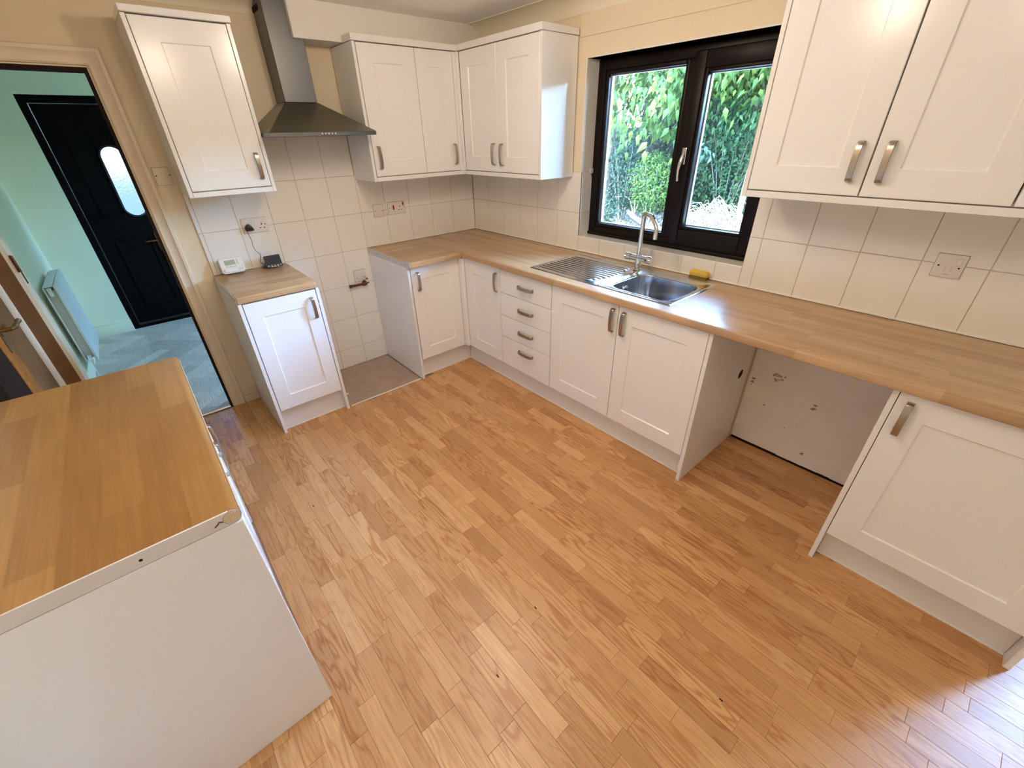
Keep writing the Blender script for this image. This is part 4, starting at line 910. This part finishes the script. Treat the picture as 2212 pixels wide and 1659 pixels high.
cb = [(0.028, -1.800, 1.150), (0.028, -1.798, 1.128), (0.022, -1.792, 1.100), (0.016, -1.789, 1.070), (0.014, -1.790, 1.045), (0.016, -1.785, 1.020), (0.018, -1.770, 0.998), (0.016, -1.764, 0.990), (0.016, -1.769, 0.972), (0.018, -1.778, 0.950), (0.022, -1.777, 0.940), (0.030, -1.765, 0.925), (0.040, -1.752, 0.914), (0.055, -1.757, 0.9115), (0.06, -1.775, 0.912), (0.045, -1.785, 0.915), (0.03, -1.776, 0.918), (0.035, -1.760, 0.915), (0.05, -1.752, 0.912),
      (0.058, -1.765, 0.918), (0.045, -1.778, 0.913), (0.032, -1.768, 0.912), (0.026, -1.757, 0.935), (0.022, -1.751, 0.946), (0.024, -1.744, 0.938), (0.036, -1.736, 0.916), (0.050, -1.735, 0.9115), (0.060, -1.744, 0.9118), (0.052, -1.750, 0.9135), (0.046, -1.735, 0.914), (0.056, -1.722, 0.9135), (0.066, -1.722, 0.9185)]
def catmull(P, n=5):
    P = [Vector(p) for p in P]; out = []
    for i in range(len(P)-1):
        a, b, c, d = P[max(i-1, 0)], P[i], P[i+1], P[min(i+2, len(P)-1)]
        for k in range(n):
            s = k/n; out.append(0.5*((2*b)+(c-a)*s+(2*a-5*b+4*c-d)*s*s+(3*b-a-3*c+d)*s**3))
    return out+[P[-1]]
build('lead', MB().tube(catmull(cb), 0.0017, 6), 'black_plastic', t, smooth=True)

# ================================================================== OUTSIDE
gd = structure('ground', MB().box((-40, 0.28, -0.5), (40, 45, -0.25)).box((-45, -14, -0.5), (-2.54, 0.28, -0.12)), 'soil')
structure('trim_7', MB().box((-3.2, 0.281, 2.30), (3.85, 0.65, 2.40)).box((-3.2, -3.6, 2.44), (6.6, 0.3, 2.52)).box((-3.2, 0.3, 2.44), (3.85, 0.65, 2.52)), 'wall_white')
def leaf_geo(mb, c, s, n, up, lobed=True):
    """one leaf: a folded blade with a pointed tip, 4-8 triangles"""
    n = n.normalized(); a = (up - n*up.dot(n)); a = a.normalized() if a.length > 1e-4 else n.orthogonal().normalized(); b = n.cross(a)
    P = [c, c+a*s*0.32+b*s*0.27-n*s*0.04, c+a*s*0.66+b*s*0.17-n*s*0.06, c+a*s*1.12-n*s*0.16, c+a*s*0.66-b*s*0.17-n*s*0.06, c+a*s*0.32-b*s*0.27-n*s*0.04, c+a*s*0.5+n*s*0.05]
    mb.add(P, [(0, 1, 6), (1, 2, 6), (2, 3, 6), (3, 4, 6), (4, 5, 6), (5, 0, 6)])
rg = random.Random(5)
def rv(): return Vector((rg.gauss(0, 1), rg.gauss(0, 1), rg.gauss(0, 1))).normalized()
def blob(center, rad, n, s, name, m, parent, droop=0.3, shell=0.55):
    mb = MB()
    for _ in range(n):
        d = rv(); k = shell+(1-shell)*rg.random(); c = Vector(center)+Vector((d.x*rad[0], d.y*rad[1], d.z*rad[2]))*k
        if c.z < -0.22: continue
        leaf_geo(mb, c, s*rg.uniform(0.6, 1.25), d*0.8+rv()*0.7+Vector((0, -0.2, 0.3)), rv()*0.6-Vector((0, 0, droop)))
    return tag(build(name, mb, m, parent), kind='stuff')
def boughs(base, tips, r, parent, m='bark', name='branch'):
    for tip in tips:
        b, e = Vector(base), Vector(tip); mid = (b+e)/2+Vector((rg.uniform(-.1, .1), rg.uniform(-.1, .1), rg.uniform(0, .25)))
        build(name, MB().tube(catmull([b, mid, e], 4), [r*(1-0.75*k/8) for k in range(9)], 7), m, parent, smooth=True)
# big tree whose leaves hang over the window
structure('bounce_slab', MB().box((-6.0, 0.285, -0.2495), (9.0, 3.9, -0.20)), 'bounce_slab')  # unseen pale slab added to bounce daylight up into the window
t = thing('tree', (-3.9, 6.9, -0.25), 'large-leaved tree hanging over the left window pane', 'tree')
build('trunk', MB().tube([(-3.9, 6.9, -0.3), (-3.85, 6.85, 1.0), (-3.7, 6.7, 2.6), (-3.5, 6.4, 4.2)], [0.14, 0.12, 0.10, 0.07], 10), 'bark', t, smooth=True)
boughs((-3.7, 6.7, 2.7), [(-2.6, 5.6, 2.9), (-1.4, 5.2, 2.9), (-2.0, 6.2, 3.1), (-4.2, 5.4, 3.0), (-0.9, 5.9, 3.2)], 0.05, t)
lm_pos = []
for _ in range(230):
    x = rg.uniform(-3.4, -0.75); y = rg.uniform(4.4, 5.9); lim = 1.95-0.35*math.sin((x+3.2)*1.9)
    zc = rg.uniform(lim, 2.85); lm_pos.append((x, y, zc))
proto = MB(); leaf_geo(proto, Vector((0, 0, 0)), 1.0, Vector((0, -1, 0.35)), Vector((0, 0, -1)))
pl0 = build('leaf', proto, 'leaf_bright', t); leaf_mesh = pl0.data
for i, (x, y, z) in enumerate(lm_pos):
    o = pl0 if i == 0 else pl0.copy()
    if i: COL.objects.link(o); o.parent = t
    o.location = Vector((x, y, z))-WL[t.name]; s = rg.uniform(0.10, 0.19); o.scale = (s, s, s)
    o.rotation_euler = (rg.gauss(0.1, 0.45), rg.gauss(0, 0.5), rg.gauss(0, 0.7))
mb = MB()
for _ in range(5200):
    x = rg.uniform(-4.8, -0.5); y = rg.uniform(5.2, 7.4); lim = 1.85-0.40*math.sin((x+3.2)*1.9)
    if -3.3 < x < -2.2 and rg.random() < 0.45: lim = 2.15
    leaf_geo(mb, Vector((x, y, rg.uniform(lim, 3.9))), rg.uniform(0.10, 0.20), Vector((0, -0.8, 0.6))+rv()*0.6, Vector((0, 0, -1))+rv()*0.5)
tag(build('foliage', mb, 'leaf_bright', t), kind='stuff')
# second tree, right pane
t = thing('tree', (-0.5, 6.9, -0.25), 'slender grey tree with drooping leaves seen in the right window pane', 'tree')
build('trunk', MB().tube([(-0.45, 6.6, -0.3), (-0.42, 6.6, 0.9), (-0.30, 6.5, 2.0), (-0.1, 6.4, 3.6)], [0.06, 0.055, 0.045, 0.03], 9), 'bark', t, smooth=True)
boughs((-0.35, 6.5, 1.7), [(-1.0, 5.6, 2.6), (0.4, 5.4, 2.5), (-0.2, 5.2, 2.7), (0.5, 6.2, 2.9), (-1.2, 6.3, 2.4)], 0.03, t)
blob((-0.45, 5.9, 2.70), (1.4, 1.1, 0.75), 3200, 0.14, 'foliage', 'leaf_bright', t, 1.2, 0.2)
blob((-0.55, 6.4, 1.85), (1.15, 0.6, 0.6), 900, 0.10, 'foliage', 'leaf_mid', t, 1.2, 0.2)
blob((-0.85, 5.4, 1.30), (0.28, 0.28, 0.22), 70, 0.13, 'foliage', 'leaf_teal', t, 1.2, 0.2)
# shrubs and hedge
def shrub(cx, cy, rad, n, s, m, label, zc):
    t = thing('shrub', (cx, cy, -0.25), label, 'shrub')
    st = MB()
    for k in range(7):
        a = k*0.9; st.tube([(cx+0.05*math.cos(a), cy+0.05*math.sin(a), -0.26), (cx+rad[0]*0.35*math.cos(a), cy+rad[1]*0.35*math.sin(a), zc), (cx+rad[0]*0.6*math.cos(a), cy+rad[1]*0.6*math.sin(a), zc+rad[2]*0.6)], [0.018, 0.012, 0.006], 6)
    tag(build('stems', st, 'bark', t), kind='stuff'); blob((cx, cy, zc), rad, n, s, 'foliage', m, t); return t
shrub(-2.02, 6.0, (0.52, 0.45, 0.62), 2600, 0.060, 'leaf_bright', 'bright green rounded shrub in the lower middle of the left pane', 0.70)
shrub(-3.35, 6.9, (0.85, 0.6, 0.95), 2600, 0.070, 'leaf_teal', 'blue-green shrub at the left edge of the left pane', 0.75)
shrub(-3.0, 5.65, (0.33, 0.33, 0.42), 1100, 0.055, 'leaf_teal', 'low blue-green shrub at the foot of the left pane', 0.10)
shrub(-1.15, 7.4, (0.9, 0.5, 1.1), 2200, 0.080, 'leaf_mid', 'tall mid-green shrub behind the brush pile in the right pane', 0.75)
shrub(0.35, 7.3, (0.7, 0.5, 1.3), 1500, 0.080, 'leaf_mid', 'mid-green shrub half hidden behind the right wall cabinet', 0.9)
hg = thing('hedge', (-2.0, 8.6, -0.25), 'dark evergreen hedge behind the shrubs outside', 'hedge')
mb = MB()
def htop(x): return 1.55 if x < -5.3 else (1.8 if x < -4.1 else 2.75)
for _ in range(8500):
    x = rg.uniform(-6.0, 1.7); leaf_geo(mb, Vector((x, 8.3+rg.uniform(-0.25, 0.3), rg.uniform(-0.22, htop(x)+0.1*math.sin(x*9)))), rg.uniform(0.07, 0.13), Vector((0, -1, 0.4))+rv()*0.7, rv()-Vector((0, 0, .3)))
tag(build('foliage', mb, 'leaf_dark', hg), kind='stuff')
build('core', MB().box((-6.0, 8.45, -0.25), (-5.3, 8.9, 1.45)).box((-5.3, 8.45, -0.25), (-4.1, 8.9, 1.7)).box((-4.1, 8.45, -0.25), (1.7, 8.9, 2.65)), 'leaf_dark', hg)
hg2 = thing('hedge', (4.8, 8.6, -0.25), 'green hedge outside to the right, hidden behind the wall cabinets', 'hedge')
mb = MB()
for _ in range(5000):
    leaf_geo(mb, Vector((rg.uniform(2.15, 15.0), 8.3+rg.uniform(-0.25, 0.3), rg.uniform(-0.22, 3.0))), rg.uniform(0.09, 0.16), Vector((0, -1, 0.4))+rv()*0.7, rv()-Vector((0, 0, .3)))
tag(build('foliage', mb, 'leaf_mid', hg2), kind='stuff'); build('core', MB().box((2.05, 8.45, -0.25), (15.0, 8.9, 2.9)), 'leaf_mid', hg2)
# brown fence at the far left
fc = thing('fence', (-6.6, 9.2, -0.25), 'brown upright board fence seen low in the left pane', 'fence')
for k in range(22): build('board', MB().box((-8.6+k*0.15, 9.18, -0.24), (-8.6+k*0.15+0.142, 9.2+0.01*(k % 2), 1.72+0.015*(k % 3))), 'fence_wood', fc)
build('rail', MB().box((-8.6, 9.212, 1.3), (-5.3, 9.26, 1.38)), 'fence_wood', fc)
# neighbour's pink brick house
hs = thing('house', (-8.5, 17, -0.25), 'pink brick house glimpsed through the leaves of the left pane', 'house')
build('wall', MB().box((-15, 16.5, -0.25), (-3.5, 24, 3.4)), 'brick_pink', hs)
build('roof', MB().loft([[(-15.4, 16.1, 3.4), (-3.1, 16.1, 3.4), (-3.1, 24.4, 3.4), (-15.4, 24.4, 3.4)], [(-15.4, 20, 5.9), (-3.1, 20, 5.9), (-3.1, 20.5, 5.9), (-15.4, 20.5, 5.9)]]), 'roof_tile', hs)
# fallen pale log
lg = thing('log', (-2.3, 6.5, -0.25), 'pale fallen log on the ground behind the tap', 'log')
build('stem', MB().tube(catmull([(-3.4, 7.1, -0.02), (-2.9, 6.75, -0.12), (-2.35, 6.4, -0.16), (-1.75, 6.1, -0.18)], 5), [0.05]*8+[0.06]*8, 9), 'pale_log', lg, smooth=True)
boughs((-2.9, 6.75, -0.1), [(-3.3, 6.5, 0.3), (-2.7, 6.4, 0.25), (-3.1, 6.9, 0.42)], 0.02, lg, 'pale_log', 'stub')
# brush pile
bp = thing('brush_pile', (-0.75, 6.3, -0.25), 'heap of pale cut twigs on the ground in the right pane', 'brush pile')
def twig(r0=0.012):
    cx, cy = rg.gauss(-0.75, 0.35), rg.gauss(6.2, 0.3); a = rg.uniform(-0.7, 0.7)+(math.pi if rg.random() < .5 else 0); L = rg.uniform(0.5, 1.2)
    h = rg.uniform(0.08, 0.55)*max(0.2, 1-abs(cx+0.75)/1.2)
    P = [(cx-math.cos(a)*L/2, cy-math.sin(a)*L/2, -0.22), (cx, cy, -0.22+h*1.4), (cx+math.cos(a)*L/2, cy+math.sin(a)*L/2, -0.22+h*rg.uniform(0, 0.9))]
    return catmull(P, 4), [r0*(1-0.08*k) for k in range(9)]
for _ in range(45):
    P_, r0 = twig(); build('branch', MB().tube(P_, r0, 5), 'pale_twig', bp, smooth=True)
mb = MB()
for _ in range(260): P_, r0 = twig(0.006); mb.tube(P_, r0, 4)
tag(build('twigs', mb, 'pale_twig', bp), kind='stuff')
mb = MB()
for _ in range(6000):
    x = rg.uniform(-5, 1.5); y = rg.uniform(4.2, 8.2); leaf_geo(mb, Vector((x, y, -0.245+rg.random()*0.03)), rg.uniform(0.04, 0.09), Vector((0, 0, 1))+rv()*0.5, rv())
tag(build('leaf_litter', mb, 'leaf_litter', gd), kind='stuff')

# kinds that repeat carry one group each; every label above still singles its thing out
GROUPS = {'base_cabinet': 'kitchen base cabinets', 'drawer_unit': 'kitchen base cabinets', 'wall_cabinet': 'kitchen wall cabinets', 'worktop': 'oak worktops', 'light_rail': 'wall cabinet mouldings', 'cornice': 'wall cabinet mouldings',
          'fused_spur': 'wall plates', 'double_socket': 'wall plates', 'cooker_switch': 'wall plates', 'cable_outlet': 'wall plates', 'light_switch': 'wall plates', 'shrub': 'garden shrubs', 'tree': 'garden trees', 'hedge': 'garden hedges'}
for o in bpy.data.objects:
    k = o.name.split('.')[0]
    if o.parent is None and k in GROUPS and o.get('label'): o['group'] = GROUPS[k]
